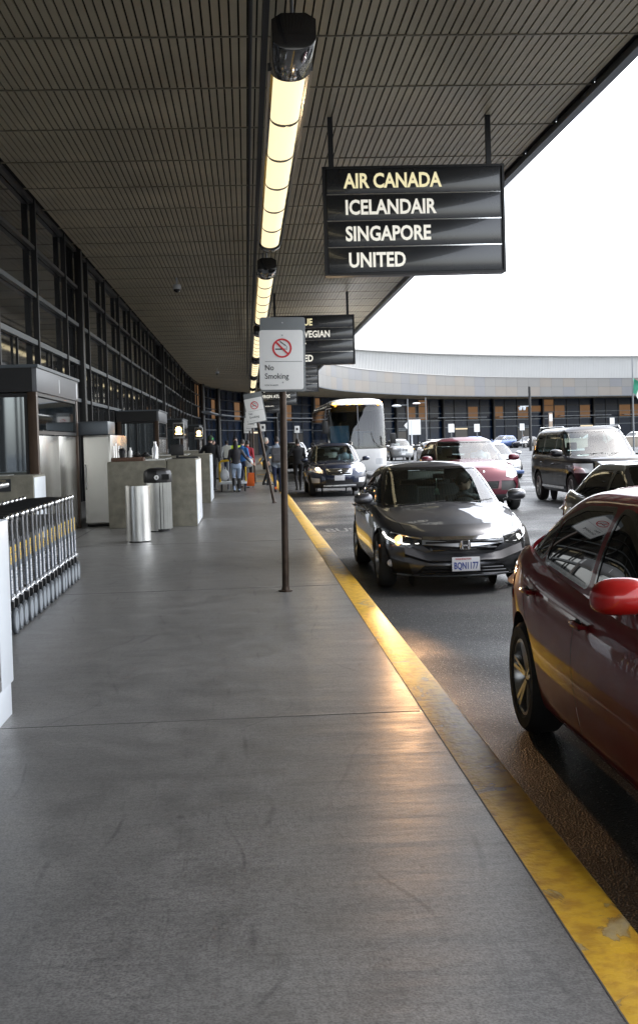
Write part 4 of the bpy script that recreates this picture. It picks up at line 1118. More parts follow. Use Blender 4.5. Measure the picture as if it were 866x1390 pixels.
# black boxy suv
blk = suv(paint='p_blk', W=1.98, wb=3.1, ro=1.25, fo=.9, r=.385, N=110, N2=80, zb=.30, glass='glass_car', sglass='glass_dark', crown=.06, mn=(9, 3.0, 12, 4),
    wf=[(0, .93), (.06, .96), (.2, .985), (.4, 1), (.55, 1), (.72, 1), (.86, .99), (.94, .965), (1, .93)],
    ff=[(0, .1), (.08, .04), (.2, .01), (.4, 0), (.6, .0), (.8, .01), (.93, .04), (1, .10)],
    sh=[(-.9, 1.05), (-.6, 1.12), (0, 1.15), (.5, 1.17), (1.5, 1.18), (3.5, 1.2), (4.35, 1.2)],
    cuts=[('headlight', [(.66, .80), (.66, 1.02), (.96, 1.02), (.96, .80)], 'front', 'lens', .006),
          ('grille', [(-.60, .78), (-.62, 1.06), (.62, 1.06), (.60, .78)], 'fmid', 'chrome', .006),
          ('lower_intake', [(-.5, .40), (-.5, .60), (.5, .60), (.5, .40)], 'fmid', 'black', -.01)],
    seams=[[(.65, 1.12), (.63, .35)], [(1.75, 1.17), (1.75, .35)], [(2.85, 1.18), (2.8, .8), (2.68, .6)]], handles=[(1.58, .98), (2.7, 1.0)], mir=(.8, 1.25), msc=1.35, mout=.16)
blk['gh'] = dict(z0=1.0, H=1.86, zbelt=1.18, ypk=2.0, len=2.2, drop=.02, w=[(1.0, .96), (1.18, .92), (1.5, .84), (1.7, .78), (1.8, .72), (1.86, .62)],
    front=[(1.0, .42), (1.18, .62), (1.5, .95), (1.7, 1.15), (1.8, 1.28), (1.86, 1.45)], rear=[(1.0, 4.28), (1.18, 4.28), (1.5, 4.2), (1.7, 4.12), (1.8, 4.05), (1.86, 3.9)],
    ws=[(.84, 1.2), (.74, 1.76)], rs=[(.7, 1.25), (.66, 1.72)], mn=(14, 3.2, 16, 5),
    side=[[(.98, 1.22), (1.32, 1.62), (1.7, 1.70), (1.7, 1.22)], [(1.8, 1.22), (1.8, 1.71), (2.85, 1.71), (2.85, 1.22)], [(2.95, 1.22), (2.95, 1.71), (3.95, 1.66), (4.0, 1.24)]])
bk_ = make_car(blk, (8.62, 27.6, -.15), 'boxy black sport utility vehicle with big bright grille and dark side windows', name='black_suv')
for sx in (-1, 1):
    rr0 = MB(); rr0.tube([(sx*.70, 1.4, 1.80), (sx*.71, 1.55, 1.89), (sx*.71, 3.8, 1.89), (sx*.70, 3.95, 1.80)], .02, 8); rr0.build('roof_rail', M['chrome'], bk_, smooth=True)
    head_unit(bk_, sx*.72, -.86, .50, 'lit_white' if sx < 0 else 'lens', .05, 'fog_lamp')
    st = MB(); st.bar((sx*.99, .5, .42), (sx*.99, 2.6, .42), .03, .06); st.build('side_trim', M['chrome'], bk_)
    mk = MB(); mk.ell((sx*.985, -.35, .88), (.01, .07, .03), 10, 8); mk.build('side_marker', M['lens_amber'], bk_, smooth=True)
# grey-green sedan in the next lane
grn = dict(camry); grn.update(paint='p_grn', N=100, N2=84, mirp='p_grn', cuts=[c for c in camry['cuts']]); grn['gh'] = scale_gh(camry['gh'], H=1.385, side=[[(a, min(b, 1.30)) for a, b in p] for p in camry['gh']['side']])
gn = make_car(grn, (4.64, 10.9, -.15), 'grey green sedan with red tail lamp, mostly hidden behind the dark red sedan', name='green_sedan')
for sx in (-1, 1):
    gc = MB(); gc.tube([(sx*.825, .8, .965), (sx*.83, 1.6, .975), (sx*.825, 2.6, 1.02), (sx*.79, 3.0, 1.05)], .010, 6)
    gc.build('window_chrome', M['chrome'], gn, smooth=True)
# far cars
def far_spec(kind, p, **k):
    d = dict(civic) if kind == 'sedan' else suv()
    d.update(paint=p, N=44, K=8, N2=36, handles=[], topseams=[], seams=[], wip=False, mirp=p)
    d['cuts'] = [('headlight', [(.5, .60), (.5, .70), (.93, .76), (.93, .62)], 'front', 'lens', 0), ('grille', [(-.4, .45), (-.42, .60), (.42, .60), (.4, .45)], 'fmid', 'black', -.01)] if kind == 'sedan' else \
        [('headlight', [(.5, .82), (.5, .95), (.93, .98), (.93, .80)], 'front', 'lens', 0), ('grille', [(-.42, .6), (-.42, .88), (.42, .88), (.42, .6)], 'fmid', 'black', -.01)]
    d.update(k); return d
bw = make_car(far_spec('sedan', 'p_sil', N=60), (10.0, 46.5, -.15), 'pale silver and blue sedan between the maroon and the black vehicles', name='silver_sedan')
lb = MB(); lb.box(-.8, .8, -.93, -.60, .2, .34); lb.build('blue_apron', M['p_blu'], bw, bevel=.03)
grille_bars(bw, [(.42, .5), (.5, .55), (.58, .55)], 0, -.93, 'chrome', .012, .08)
jp = make_car(far_spec('suv', 'p_sil', sh=[(-.92, .98), (0, 1.06), (1.5, 1.08), (3.8, 1.1)], cuts=[('headlight', [(.5, .82), (.5, .96), (.74, .96), (.74, .82)], 'front', 'lens', 0)]), (11.7, 89, -.15), 'silver upright jeep style car with slotted grille beside the coach', name='silver_suv')
for k in range(7):
    s_ = MB(); s_.box(-.36+k*.11, -.31+k*.11, -.94, -.90, .70, .96); s_.build('grille_slot', M['black'], jp, bevel=.01)
plate(jp, -.95, .5)
make_car(far_spec('sedan', 'p_wht'), (12.4, 77, -.15), 'small white sedan between the silver jeep style car and the maroon vehicle', name='white_sedan')
make_car(far_spec('sedan', 'p_red'), (14.9, 112, -.15), 'red car far back, behind the white arrow sign', name='red_car')
make_car(far_spec('suv', 'p_wht'), (11.4, 112, -.15), 'white high car far behind the silver jeep style car', name='white_suv')
make_car(far_spec('suv', 'p_blk'), (2.4, 64, -.15), 'dark van like car behind the man walking in the road', name='dark_suv')
make_car(far_spec('suv', 'p_sil'), (3.4, 82, -.15), 'pale car with big windscreen, seen left of the coach', name='pale_suv')
far = [('sedan', 'p_wht', 25.2, 148, 'white car parked at the far kerb, leftmost of the distant row'), ('suv', 'p_blu', 27.6, 150, 'blue car parked in the distant row, just right of the white one'),
       ('suv', 'p_blu', 31.3, 148, 'light blue high car parked far off above the maroon vehicle roof'), ('sedan', 'p_blk', 34.6, 148, 'dark car parked far off beside the person in pink'),
       ('sedan', 'p_sil', 22.3, 150, 'silver car parked far off behind the white arrow sign'), ('suv', 'p_wht', 49.8, 152, 'white van parked far off at the right, beyond the flagpole'),
       ('sedan', 'p_sil', 44.5, 154, 'silver car parked far off behind the black boxy vehicle')]
for kd, p, x, y, lb in far:
    make_car(far_spec(kd, p, N=30, N2=26), (x, y, -.15), lb, rz=R(-50), group='cars parked along the far kerb', name='distant_car')
# ---- coach
def coach():
    t = empty('coach', (4.85, 51, -.15), 0, 'white coach bus with huge two pane windscreen and amber roof lamps, facing the camera', 'bus')
    W = 1.29; L = 13.7; Ht = 3.5
    lv = []; H = 70
    prof = [(.35, .95, .06), (.5, .99, .0), (1.0, 1, -.02), (1.55, 1, .0), (2.2, .99, .09), (3.0, .965, .22), (3.25, .94, .32), (3.38, .90, .46), (3.46, .82, .66), (3.5, .7, .95)]
    for z, w, f in prof:
        pts = contour(W*w, f, L-f*.3, 30, 4.5, 40, 6, H); lv.append((pts, (lambda z: (lambda x, y: z))(z)))
    bm = shell(lv, H, 10, lambda x, y: 3.5+.03*(1-(x/W)**2))
    fsel = lambda f: f.normal.y < -.2 and f.calc_center_median().y < 1.6
    for sg in (-1, 1):
        pl = rpoly([(.02, 1.36), (.02, 3.16), (1.12, 3.16), (1.2, 2.9), (1.22, 1.36)], .07)
        fs = cut(bm, [(p[0]*sg, p[1]) for p in pl], 'y', lambda f: f.calc_center_median().y < 1.2 and f.normal.y < -.05)
        take(bm, fs, 'windscreen', M['glass_car'], t, -.01)
    fs = cut(bm, [(-1.35, 1.3), (-1.35, 3.24), (1.35, 3.24), (1.35, 1.3)], 'y', lambda f: f.calc_center_median().y < .6 and f.normal.y < -.05)
    take(bm, fs, 'windscreen_surround', M['gloss_black'], t, 0)
    for sg in (-1, 1):
        fs = cut(bm, [(.55, 1.35), (.62, 3.18), (L-.4, 3.18), (L-.4, 1.75), (2.0, 1.75), (2.0, 1.35)], 'x', lambda f: f.normal.x*sg > .4)
        take(bm, fs, 'side_window', M['wall_glass'], t, .0)
    for yc in (2.0, 9.6, 11.0):
        arch = [(yc+.58*math.cos(2*math.pi*k/28), .5+.58*math.sin(2*math.pi*k/28)) for k in range(28)]
        for sg in (-1, 1):
            fs = cut(bm, arch, 'x', lambda f: f.normal.x*sg > .3); bmesh.ops.delete(bm, geom=fs, context='FACES')
    for sg in (1, -1):
        fs = cut(bm, [(p[0]*sg, p[1]) for p in rpoly([(.72, .62), (.72, .88), (1.22, .88), (1.25, .62)], .05)], 'y', lambda f: f.normal.y < -.05 and f.calc_center_median().y < .6)
        take(bm, fs, 'headlight', M['lens'], t, .004)
    finish(bm, 'body', M['p_wht'], t)
    u = MB(); u.box(-1.1, 1.1, .4, L-.4, .36, .5); u.build('underbody', M['matte_black'], t)
    for yc in (2.0, 9.6, 11.0):
        for sg in (-1, 1): wheel(t, sg*1.12, yc, .5, sg, 8, .28)
    for x in (-1.02, -.42, -.14, .14, 1.02-.0): m = MB(); m.box(x-.06, x+.06, .30, .40, 3.27, 3.33); m.build('marker_lamp', M['lit_amber'], t, bevel=.01)
    m = MB(); m.box(-.022, .022, .0, .30, 1.36, 3.2); 
    mm_ = MB(); mm_.bar((0, -.03, 1.36), (0, .24, 3.2), .05, .04); mm_.build('windscreen_post', M['gloss_black'], t)
    for x0, x1, dz in ((-.1, -.7, .75), (1.0, .35, .7)): w_ = MB(); w_.tube([(x0, -.03, 1.32), ((x0+x1)/2, -.02, 1.6), (x1*.7+x0*.3, .0, 1.32+dz)], [.018, .012, .01], 6); w_.build('wiper', M['black'], t)
    for sg in (-1, 1):
        a = MB(); a.tube([(sg*1.15, .25, 3.1), (sg*1.42, -.15, 3.05), (sg*1.48, -.2, 2.5)] if sg < 0 else [(sg*1.15, .1, 1.45), (sg*1.4, -.1, 1.5), (sg*1.45, -.12, 1.7)], .025, 8); a.build('mirror_arm', M['black'], t, smooth=True)
    mo = MB(); mo.box(-1.62, -1.32, -.28, -.18, 1.35, 2.5) if 0 else mo.box(-1.58, -1.34, -.26, -.14, 2.0, 2.55); mo.build('wing_mirror', M['black'], t, bevel=.03)
    mo = MB(); mo.box(1.35, 1.6, -.18, -.06, 1.5, 1.95); mo.build('wing_mirror', M['black'], t, bevel=.03)
    # cab: dashboard, seats, passenger partition
    i_ = MB(); i_.box(-1.1, 1.1, .3, 1.0, .9, 1.42); i_.box(-1.2, 1.2, .3, L-.5, .75, .8); i_.box(-1.2, 1.2, .9, 1.1, 2.95, 3.3); i_.box(-1.15, 1.15, 5.9, 6.0, .8, 3.3); i_.build('interior', M['interior'], t, bevel=.02)
    sm_ = mat('blue_pattern_seat', (.05, .12, .22), .8, var=.5, vscale=30)
    for x in (-.8, -.33, .33, .8):
        for y in (3.0, 4.0, 5.0): s = MB(); s.box(x-.2, x+.2, y, y+.14, 1.2, 2.1); s.box(x-.2, x+.2, y-.45, y, 1.2, 1.35); s.build('seat', sm_, t, bevel=.04)
    s = MB(); s.box(.35, .8, 1.5, 1.65, 1.1, 2.0); s.box(.35, .8, 1.05, 1.5, 1.1, 1.25); s.build('driver_seat', M['seat_grey'], t, bevel=.05)
    p = MB(); p.box(-1.1, -.25, 1.9, 1.96, 1.0, 2.35); p.build('partition', sm_, t, bevel=.02)
    for sg in (-1, 1):
        d = MB(); d.box(sg*1.298, sg*1.302, 3.2, 12.8, 1.0, 1.12); d.build('side_stripe', M['p_blu'], t)
    text('destination', 'CHARTER', .16, M['letter_cream'], (-.4, .44, 3.05), FR, t, ext=.002) if 0 else None
    return t
coach()
# ------------------------------------------------------------------ no smoking signs
def no_smoking(x, y, lean, label, h=2.14, w=.45, full=True, post_label=None, ry=0):
    t = empty('no_smoking_sign', (x, y, 0), ry, label, 'sign', 'no smoking signs on bronze posts along the kerb')
    t.rotation_euler = (0, R(lean), ry)
    p = MB(); p.cyl((0, 0, 0), (0, 0, h+.5), .037, 16); p.build('post', M['post_rust'], t, smooth=True)
    f = MB(); f.lathe([(.075, 0), (.075, .012), (.045, .02), (.04, .05)], n=20); f.build('base_flange', M['post_rust'], t, smooth=True)
    b = MB(); b.prism(rpoly([(-w/2-.01, h-.02), (-w/2-.01, h+.76), (w/2+.015, h+.76), (w/2+.015, h-.02)], .025), (0, -.062, 0), (1, 0, 0), (0, 0, 1), (0, .018, 0)); b.build('back_board', M['grey_board'], t, bevel=.002)
    a = MB(); a.prism(rpoly([(-w/2-.018, h), (-w/2-.018, h+.625), (w/2-.008, h+.625), (w/2-.008, h)], .03), (0, -.078, 0), (1, 0, 0), (0, 0, 1), (0, .014, 0)); pl = a.build('sign_plate', M['white_paint'], t, bevel=.003)
    # red ring, slash, cigarette, smoke
    c = (-.005, h+.435); rg = MB(); n = 40
    for k in range(n):
        a0 = 2*math.pi*k/n; a1 = 2*math.pi*(k+1)/n
        P = [(c[0]+r_*math.cos(q), c[1]+r_*math.sin(q)) for r_, q in ((.083, a0), (.102, a0), (.102, a1), (.083, a1))]
        rg.quad(*[(u, -.0815, v) for u, v in P])
    sg = MB(); sg.bar((c[0]-.064, -.082, c[1]+.064), (c[0]+.064, -.082, c[1]-.064), .019, .002, up=(0, 1, 0))
    cg_ = MB(); cg_.box(c[0]-.072, c[0]+.03, -.0803, -.079, c[1]-.017, c[1]-.004); cg_.box(c[0]+.034, c[0]+.040, -.0803, -.079, c[1]-.017, c[1]-.004); cg_.box(c[0]+.046, c[0]+.052, -.0803, -.079, c[1]-.017, c[1]-.004)
    cg_.build('cigarette_mark', M['ink'], pl)
    sm = MB(); S_ = [(.05, .0), (.05, .018), (.04, .03), (.022, .03), (.018, .045), (.002, .05), (-.012, .06), (-.01, .075)]
    sm.tube([(c[0]+u, -.0797, c[1]+v) for u, v in S_], .0028, 5); S2 = [(u-.012, v+.012) for u, v in S_[1:]]; sm.tube([(c[0]+u, -.0797, c[1]+v) for u, v in S2], .0028, 5)
    sm.build('smoke_mark', M['ink'], pl)
    rg.build('red_ring', M['red_ring'], pl, fix=False); sg.build('red_slash', M['red_ring'], pl)
    ln_ = MB(); ln_.box(-w/2+.04, w/2-.02, -.0803, -.079, h+.293, h+.297); ln_.build('rule', M['ink'], pl)
    if full:
        text('lettering', 'No', .082, M['ink'], (-w/2+.035, -.0797, h+.205), FR, pl, ext=.0008, bold=.0004, sx=.9)
        text('lettering', 'Smoking', .082, M['ink'], (-w/2+.035, -.0797, h+.115), FR, pl, ext=.0008, bold=.0004, sx=.9)
        text('lettering', 'RCW 70.160.075', .02, M['ink'], (-w/2+.035, -.0797, h+.04), FR, pl, ext=.0008)
        for z in (h+.075, h+.57, h+.70):
            s = MB(); s.ell((.0, -.08, z), (.008, .004, .008), 10, 6); s.build('bolt', M['alloy'], pl, smooth=True)
    return t
no_smoking(.365, 12.5, .9, 'nearest and largest no smoking sign, white plate on a grey board and straight bronze post')
no_smoking(.66, 30.5, -9.6, 'second no smoking sign, its post leaning, just left of the nearest one')
no_smoking(.28, 45.5, -1.0, 'third no smoking sign, overlapped by the leaning second one')
no_smoking(.16, 57, 0, 'fourth no smoking sign, small, behind the third', full=False)
no_smoking(.1, 72, 0, 'farthest no smoking sign on the pavement edge, only its thin post showing', full=False)
for (x, y, z, lb) in ((1.05, 75, 2.3, 'small white notice on a post just left of the nearest sign post'), (3.3, 77, 2.3, 'small white notice on a post just left of the coach')):
    t = empty('notice_sign', (x, y, -.15 if x > 1.2 else 0), 0, lb, 'sign')
    MB().cyl((0, 0, 0), (0, 0, z+.4), .035).build('post', M['grey_pipe'], t, smooth=True)
    MB().box(-.16, .16, -.06, -.035, z-.05, z+.4).build('sign_plate', M['white_paint'], t, bevel=.004)
    MB().box(-.07, .07, -.064, -.061, z+.12, z+.28).build('symbol', M['ink'], t)

# ------------------------------------------------------------------ vestibules
def sheet_panels(t, x, y0, y1, z0, z1, n):
    d = (y1-y0)/n
    for k in range(n):
        p = MB(); p.box(x-.03, x, y0+k*d+.008, y0+(k+1)*d-.008, z0, z1); p.build('steel_panel', M['steel_sheet'], t, bevel=.003)
M['vest_glass'] = mat('vestibule_glazing', (.012, .016, .018), .03, 0, spec=.9)
M['vest_glass_b'] = mat('pale_reflecting_glazing', (.42, .47, .5), .04, .9, spec=.9)
def vestibule(y0, y1, label, n=2):
    t = empty('entrance_vestibule', (-3.31, y0, 0), 0, label, 'entrance', 'entrance vestibules standing along the glass wall')
    L = y1-y0; X0 = -1.57
    f = MB(); f.box(X0, .02, -.02, L, 2.50, 2.88); f.build('fascia', M['grey_board'] if 0 else M['fascia_c'], t, bevel=.006)
    f = MB(); f.box(X0, -.05, -.04, -.022, 2.50, 2.88); f.build('end_fascia', M['dark_frame'], t)
    f = MB(); f.box(X0-.0, .05, -.06, L+.03, 2.88, 2.93); f.build('roof', M['rail_blue'], t)
    for (x, y) in ((-.14, 0), (-.14, L-.16), (X0+.02, 0)):
        MB().box(x, x+.14, y, y+.16, 0, 2.5).build('column', M['bronze'], t, bevel=.006)
    sheet_panels(t, -.03, .18, L-.18, .0, 1.80, n)
    g_ = MB(); g_.box(-.05, -.04, .18, L-.18, 1.9, 2.42); g_.build('side_window', M['vest_glass'], t)
    fr = MB()
    for z in (1.82, 2.44): fr.box(-.08, -.015, .16, L-.16, z, z+.06)
    for y in (.16, L-.24): fr.box(-.08, -.012, y, y+.06, 1.88, 2.44)
    fr.build('window_frame', M['dark_frame'], t)
    # end facing the camera: door glass and steel kick panel
    e = MB(); e.box(X0+.2, -.18, .06, .075, 1.12, 2.42); e.build('end_window', M['vest_glass_b'], t)
    e = MB(); e.box(X0+.2, -.18, .04, .08, .02, 1.06); e.build('kick_panel', M['steel_sheet'], t)
    e = MB()
    for z in (1.06, 2.42): e.box(X0+.16, -.14, .03, .09, z, z+.06)
    for x in (X0+.16, -.85, -.2): e.box(x, x+.05, .028, .092, .02, 2.44)
    e.build('door_frame', M['dark_frame'], t)
    hb = MB(); hb.tube([(-.80, .0, .95), (-.80, -.04, 1.0), (-.80, -.04, 1.3), (-.80, .0, 1.35)], .012, 8); hb.build('door_handle', M['steel'], t, smooth=True)
    return t
v1 = vestibule(19.0, 23.6, 'nearest entrance vestibule with grey fascia, brown columns and steel panels behind the luggage carts')
vestibule(45, 49.7, 'second entrance vestibule, brown framed, behind the concrete counters', 2)
vestibule(62, 66.7, 'third entrance vestibule, farther along the glass wall', 2)
vestibule(84, 88.7, 'farthest entrance vestibule near the curve of the glass wall', 2)
MB().box(.021, .024, 2.2, 2.26, 2.56, 2.8).build('sticker', M['plate'], v1)
MB().box(.021, .024, 4.3, 4.44, 2.54, 2.84).build('sticker', M['plate'], v1)

# ------------------------------------------------------------------ steel cabinet, counters
t = empty('steel_cabinet', (-3.24, 23.75, 0), 0, 'tall stainless steel cabinet with dark box on top, left of the concrete counter', 'cabinet')
c = MB(); c.box(0, .53, 0, 3.2, .05, 1.82); c.build('body', M['steel_sheet'], t, bevel=.006)
c = MB(); c.box(.02, .51, .02, 3.1, 0, .05); c.build('plinth', M['matte_black'], t)
c = MB(); c.box(.0, .49, -.008, -.001, .08, 1.78); c.build('door', M['steel_sheet'], t)
c = MB(); c.tube([(.03, -.012, .75), (.03, -.05, .78), (.03, -.05, 1.2), (.03, -.012, 1.23)], .012, 8); c.build('handle', M['steel'], t, smooth=True)
c = MB(); c.box(-.1, .50, -.02, 1.2, 1.83, 2.1); c.build('top_box', M['rail_blue'], t, bevel=.03)
c = MB()
for k, (y, z) in enumerate(((.5, 1.3), (.9, 1.35), (1.4, 1.3))): c.box(.531, .534, y, y+.22, z, z+.3)
c.build('paper_notices', M['white_paint'], t)
def counter(y0, y1, label, x0=-2.7, x1=-1.0, h=1.31, seam=True):
    t = empty('concrete_counter', (x0, y0, 0), 0, label, 'counter', 'board marked concrete check in counters on the pavement')
    w = x1-x0; s = w*.68
    if seam:
        c = MB(); c.box(0, s-.012, .02, y1-y0, 0, h-.02); c.build('front_slab', M['concrete_c'], t, bevel=.012)
        c = MB(); c.box(s, w, 0, y1-y0-.0, 0, h); c.build('end_block', M['concrete_c'], t, bevel=.012)
    else:
        c = MB(); c.box(0, w, 0, y1-y0, 0, h); c.build('end_block', M['concrete_c'], t, bevel=.012)
    c = MB(); c.box(w+.001, w+.015, .03, y1-y0-.03, .03, h-.03); c.build('end_cladding', M['white_lam'], t, bevel=.003)  # white sheet: daylight falling on this end, put into the colour
    c = MB(); c.box(.1, s-.05, .35, y1-y0-.2, h-.02, h+.012); c.build('worktop', M['steel'], t)
    return t
counter(22.95, 25.3, 'nearest large concrete counter, behind the litter bins, with bottles on top')
counter(31.6, 34, 'second concrete counter, small behind the nearest one', x0=-2.7, x1=-1.0)
counter(48.5, 50.6, 'farthest concrete counter, beside the third entrance', x0=-3.0, x1=-1.6, seam=False)
t = counter(17.4, 18.4, 'low concrete counter behind the luggage carts, with a small dark plaque', x0=-4.3, x1=-3.12, h=1.2, seam=False)
pq = MB(); pq.box(.52, .86, -.012, -.001, .98, 1.16); pq_o = pq.build('plaque', M['sign_frame'], t)
M['tan_ink'] = mat('tan_ink', (.45, .38, .24), .6)
for k in range(4): text('lettering', ['NOTICE CURB CHECK', 'BAGS MUST NOT BE', 'LEFT UNATTENDED', 'AT ANY TIME'][k], .034, M['tan_ink'], (.535, -.0135, 1.125-k*.04), FR, pq_o, ext=.0005, sx=.75)
# things on the nearest counter
def bottle(x, y, z, h, r, mt, label, nm='bottle', cat='bottle'):
    b = MB(); b.lathe([(.001, 0), (r, 0), (r, h*.62), (r*.45, h*.78), (r*.4, h*.92)], n=18); b.lathe([(.001, h), (r*.5, h), (r*.5, h*.9), (.001, h*.9)], n=14)
    o = b.build(nm, mt, None, smooth=True); o.location = (x, y, z); tag(o, label, cat); return o
bt = MB(); bt.box(0, .62, 0, .32, 0, .075)
for k in range(13): bt.box(.01+k*.048, .04+k*.048, -.008, .0, 0.005, .07)
o = bt.build('wooden_tray', M['wood'], None, bevel=.002); o.location = (-2.62, 22.99, 1.292); tag(o, 'brown slatted tray on the left end of the nearest concrete counter', 'tray')
def cup(x, y, z, mt, label):
    b = MB(); b.lathe([(.001, 0), (.05, 0), (.068, .13), (.06, .13), (.045, .01)], n=20); b.ell((0, 0, .15), (.065, .065, .035), 14, 8)
    o = b.build('cup', mt, None, smooth=True); o.location = (x, y, z); tag(o, label, 'cup')
cup(-2.42, 23.12, 1.367, M['black'], 'black cup with dark contents in the tray on the nearest counter')
bottle(-2.26, 23.12, 1.367, .19, .038, M['white_paint'], 'white bottle standing in the brown tray')
for k, (x, w) in enumerate(((-2.16, .09), (-1.99, .085))):
    b = MB(); b.ell((0, 0, .035), (w, .07, .035), 16, 8); b.ell((.01, 0, .06), (w*.55, .05, .04), 14, 8)
    o = b.build('rolled_strap', M['black'], None, smooth=True); o.location = (x+.02, 23.12, 1.366); tag(o, ['left of two black lumps of rolled strap in the brown tray', 'right of two black lumps of rolled strap, by the clear bottle'][k], 'strap')
M['clear'] = glass('clear_plastic', (.85, .88, .9), .05, 1.45)
bottle(-1.80, 23.4, 1.322, .34, .06, M['lens'], 'clear spray bottle in the middle of the nearest concrete counter')
mn = MB(); mn.box(-.13, .13, -.02, .02, .06, .28); mn.box(-.03, .03, -.015, .015, .01, .06); mn.box(-.1, .1, -.07, .07, 0, .012)
o = mn.build('monitor', M['dark_frame'], None, bevel=.006); o.location = (-1.38, 23.6, 1.31); tag(o, 'small dark monitor standing near the right end of the nearest counter', 'monitor')
kb_ = MB(); kb_.box(-.2, .2, -.08, .08, 0, .03); 
for k in range(4): kb_.box(-.18, .18, -.07+k*.036, -.045+k*.036, .03, .038)
o = kb_.build('keyboard', M['black'], None, bevel=.004); o.location = (-1.16, 23.5, 1.31); tag(o, 'dark keyboard lying on the right end of the nearest counter', 'keyboard')
# screens on poles
M['screen'] = mat('lit_screen', (.02, .015, .01), .3)
M['screen_glow'] = mat('screen_glow', (.9, .5, .15), .3, emit=(1, .62, .2), es=2.2)
for (x, y, lb) in ((-1.83, 32.2, 'nearer hanging screen with glowing golden emblem above the second counter'), (-1.72, 43, 'farther small screen with glowing golden emblem beside the man in the beanie')):
    t = empty('display_screen', (x, y, 0), 0, lb, 'screen')
    MB().cyl((0, .1, 0), (0, .1, 2.1), .03).build('pole', M['dark_frame'], t, smooth=True)
    MB().box(-.15, .15, 0, .06, 1.75, 2.18).build('casing', M['alloy'], t, bevel=.01)
    MB().box(-.13, .13, -.006, -.001, 1.80, 2.15).build('screen', M['screen'], t)
    e = MB(); n = 10
    for k in range(n): a = 2*math.pi*k/n; e.bar((0, -.011, 1.99), (.085*math.cos(a), -.011, 1.99+.085*math.sin(a)), .03, .004, up=(0, 1, 0))
    e.box(-.09, .09, -.013, -.008, 1.86, 1.90); e.build('emblem', M['screen_glow'], t)

# ------------------------------------------------------------------ litter bins
def shield(cx, cy, r, h, a0, a1, label, r2=None):
    t = empty('steel_bin', (cx, cy, 0), 0, label, 'litter bin')
    n = 22; b = MB()
    for k in range(n):
        p, q = R(a0+(a1-a0)*k/n), R(a0+(a1-a0)*(k+1)/n)
        for rr_, fl in ((r, 0), (r-.012, 1)):
            P = [(rr_*math.cos(p), rr_*math.sin(p), .02), (rr_*math.cos(q), rr_*math.sin(q), .02), (rr_*math.cos(q), rr_*math.sin(q), h), (rr_*math.cos(p), rr_*math.sin(p), h)]
            b.quad(*(P if not fl else P[::-1]))
        b.quad((r*math.cos(p), r*math.sin(p), h), (r*math.cos(q), r*math.sin(q), h), ((r-.012)*math.cos(q), (r-.012)*math.sin(q), h), ((r-.012)*math.cos(p), (r-.012)*math.sin(p), h))
    b.build('shell', M['steel'], t, smooth=True)
    c = MB(); c.lathe([(.001, 0), (r-.04, 0), (r-.04, h-.06), (.001, h-.06)], n=28); c.build('liner', M['matte_black'], t, smooth=True)
    return t
shield(-1.83, 19.65, .20, .93, 150, 395, 'front cylindrical stainless steel litter bin, open topped')
t = shield(-1.66, 21.9, .235, .90, 140, 270, 'rear steel litter bin with black domed lid and round white badge')
b = MB()
for k in range(9):
    a = R(275+k*15); x = .225*math.cos(a); y = .225*math.sin(a); b.box(x-.022, x+.022, y-.012, y+.012, .05, .9)
b.build('slats', M['steel'], t)
b = MB(); b.lathe([(.25, .90), (.262, .93), (.262, 1.06), (.24, 1.12), (.16, 1.165), (.001, 1.18)], n=8); 
lid = b.build('lid', M['black'], t, bevel=.012)
b = MB(); b.lathe([(.001, -.006), (.042, -.003), (.042, .01)], c=(0, -.265, 1.0), axis='y', n=24); bo = b.build('badge', M['white_paint'], lid, smooth=True)
b = MB(); b.box(-.008, .008, -.274, -.272, .98, 1.02); b.box(-.016, .016, -.274, -.272, .985, .992); b.build('badge_mark', M['ink'], bo)
b = MB(); b.box(.085, .225, -.225, -.15, .955, 1.055); b.build('opening', M['matte_black'], lid)
# white cabinet at the left edge
t = empty('white_cabinet', (-1.945, 6.68, 0), 0, 'pale blue white cabinet edge at the far left, in front of the luggage carts', 'cabinet')
c = MB(); c.box(0, .50, 0, .5, .2, 1.18); c.build('body', M['white_lam'], t, bevel=.012)
c = MB(); c.box(.01, .485, .01, .49, 0, .2); c.build('plinth', M['white_lam'], t, bevel=.006)
c = MB(); c.box(.5, .51, .02, .1, .22, 1.16); c.build('corner_trim', M['alloy'], t, bevel=.003)
c = MB(); c.cyl((.505, .0, .75), (.53, .0, .75), .014, 12); c.build('knob', M['steel'], t, smooth=True)

